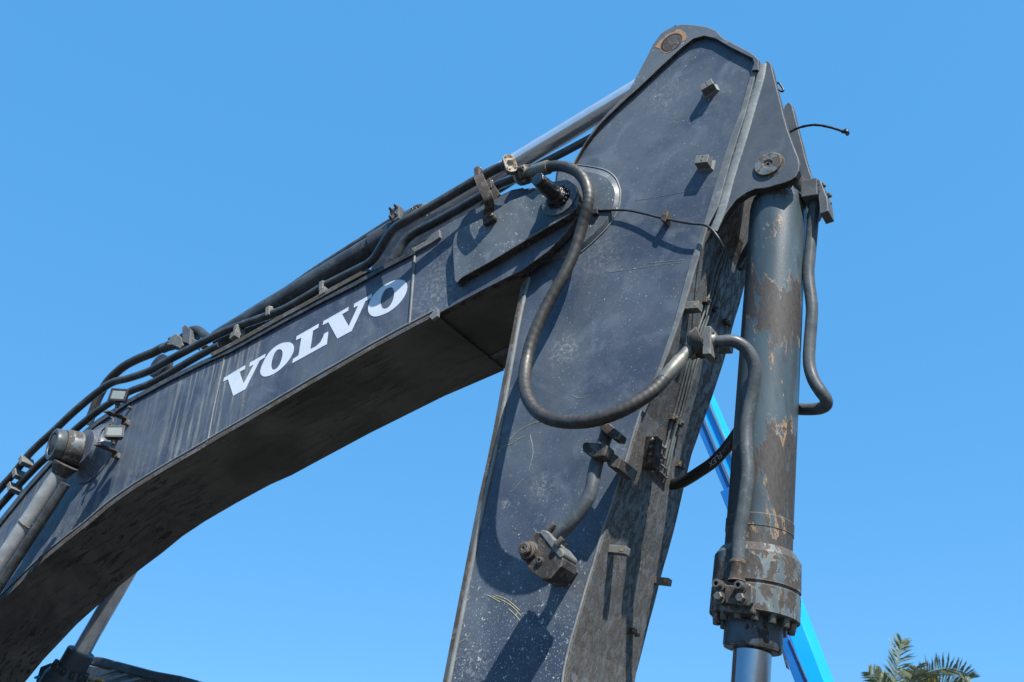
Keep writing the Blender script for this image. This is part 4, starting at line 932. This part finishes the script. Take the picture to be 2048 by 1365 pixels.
plate('blue_tag', [(68, 1354), (75, 1351), (80, 1353), (76, 1358), (68, 1358)], YF - .12, YF - .1, M['crane'], bd, bevel=.002)

# ================================================================== BLUE CRANE BOOM BEHIND
cr = thing('crane_boom', at(1560, 1200, 9), 'bright blue telescopic crane boom leaning in the background behind the cylinder', 'crane')
YK = 9.0
def beam(poly_f, y0, y1, mat, name): return plate(name, poly_f, y0, y1, mat, cr, bevel=.01)
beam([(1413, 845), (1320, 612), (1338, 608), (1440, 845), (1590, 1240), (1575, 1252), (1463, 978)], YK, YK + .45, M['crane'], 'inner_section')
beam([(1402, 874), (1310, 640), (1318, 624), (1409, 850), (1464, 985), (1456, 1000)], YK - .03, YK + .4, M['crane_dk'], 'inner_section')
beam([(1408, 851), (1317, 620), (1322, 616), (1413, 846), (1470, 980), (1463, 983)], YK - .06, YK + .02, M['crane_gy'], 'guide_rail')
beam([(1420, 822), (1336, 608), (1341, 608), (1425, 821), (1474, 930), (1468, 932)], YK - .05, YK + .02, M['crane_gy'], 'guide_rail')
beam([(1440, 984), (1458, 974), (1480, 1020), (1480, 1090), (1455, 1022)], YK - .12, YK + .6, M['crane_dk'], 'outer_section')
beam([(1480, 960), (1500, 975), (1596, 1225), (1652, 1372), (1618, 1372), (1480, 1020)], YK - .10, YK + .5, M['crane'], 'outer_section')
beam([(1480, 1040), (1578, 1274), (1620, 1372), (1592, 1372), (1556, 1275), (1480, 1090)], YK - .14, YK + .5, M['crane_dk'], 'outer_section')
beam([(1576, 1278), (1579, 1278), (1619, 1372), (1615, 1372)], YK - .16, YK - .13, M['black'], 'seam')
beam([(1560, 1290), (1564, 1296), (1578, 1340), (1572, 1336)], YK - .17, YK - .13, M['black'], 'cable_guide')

# ================================================================== PALM
PY = 22.0
pl = thing('palm_tree', Vector((at(1808, 1420, PY).x, PY, 0)), 'date palm crown with spiky fronds rising at lower right', 'palm tree')
base = at(1808, 1425, PY)
pth = [Vector((base.x - .1, PY, -.05)), Vector((base.x - .05, PY, base.z * .5)), Vector((base.x, PY, base.z))]
P = cat3(pth, 14); bm = bmesh.new(); add_tube(bm, P, [.24 + .03 * (i % 2) for i in range(len(P))], 12); link('trunk', bm, M['bark'], pl)
def frond(pts, n, ln, mat, tilt, seed):
    rnd = random.Random(seed); path = cat3([at(*p) for p in pts], 10); bm = bmesh.new()
    add_tube(bm, path, [.022 * (1 - .7 * i / len(path)) for i in range(len(path))], 6)
    for i in range(n):
        t = (i + .5) / n; k = t * (len(path) - 1); j = min(int(k), len(path) - 2); c = path[j].lerp(path[j + 1], k - j); tg = (path[j + 1] - path[j]).normalized()
        sd = tg.cross(FWD).normalized()
        for sgn in (-1, 1):
            L_ = ln * (.55 + .6 * math.sin(math.pi * min(1, t * .9 + .12))) * rnd.uniform(.8, 1.1)
            d = (tg * rnd.uniform(.55, .95) + sd * sgn * rnd.uniform(.7, 1.0) + FWD * rnd.uniform(-.5, .5) + Vector((0, 0, tilt))).normalized()
            wv = d.cross(FWD + Vector((rnd.uniform(-.4, .4), 0, rnd.uniform(-.4, .4)))).normalized() * .021
            m = c + d * L_ * .55; e = c + d * L_ + Vector((0, 0, -.05 * L_))
            v = [bm.verts.new(c - wv * .5), bm.verts.new(c + wv * .5), bm.verts.new(m + wv), bm.verts.new(m - wv), bm.verts.new(e)]
            bm.faces.new((v[0], v[1], v[2], v[3])); bm.faces.new((v[3], v[2], v[4]))
    return link('frond', bm, mat, pl)
fr = [([(1800, 1420, PY), (1790, 1380, PY), (1793, 1340, PY), (1800, 1300, PY), (1804, 1282, PY)], 26, .42, 'leaf', 0),
      ([(1805, 1420, PY), (1830, 1370, PY - .5), (1860, 1346, PY - .8), (1895, 1338, PY - 1), (1925, 1345, PY - 1.2), (1942, 1358, PY - 1.3)], 30, .40, 'leaf', .25),
      ([(1800, 1420, PY), (1775, 1385, PY - .4), (1755, 1362, PY - .6), (1738, 1345, PY - .7)], 18, .38, 'leaf', .1),
      ([(1805, 1420, PY), (1815, 1380, PY - .8), (1825, 1352, PY - 1.2), (1832, 1335, PY - 1.5)], 20, .45, 'leaf', 0),
      ([(1810, 1425, PY), (1850, 1385, PY - .3), (1885, 1368, PY - .5), (1925, 1362, PY - .6)], 26, .36, 'leaf_y', 0),
      ([(1800, 1425, PY), (1780, 1390, PY + .6), (1768, 1365, PY + .8), (1765, 1345, PY + 1)], 20, .45, 'leaf', 0),
      ([(1805, 1425, PY), (1840, 1400, PY + .6), (1860, 1380, PY + .8), (1872, 1358, PY + 1)], 20, .45, 'leaf', 0),
      ([(1800, 1425, PY), (1760, 1410, PY - .6), (1735, 1400, PY - .8), (1715, 1402, PY - 1)], 20, .45, 'leaf', 0),
      ([(1810, 1425, PY), (1870, 1412, PY + .6), (1900, 1410, PY + .8), (1935, 1420, PY + 1)], 20, .45, 'leaf_y', 0)]
for i, (p, n, ln, m_, tl) in enumerate(fr): frond(p, int(n * 1.7), ln * 1.08, M[m_], tl, 20 + i)
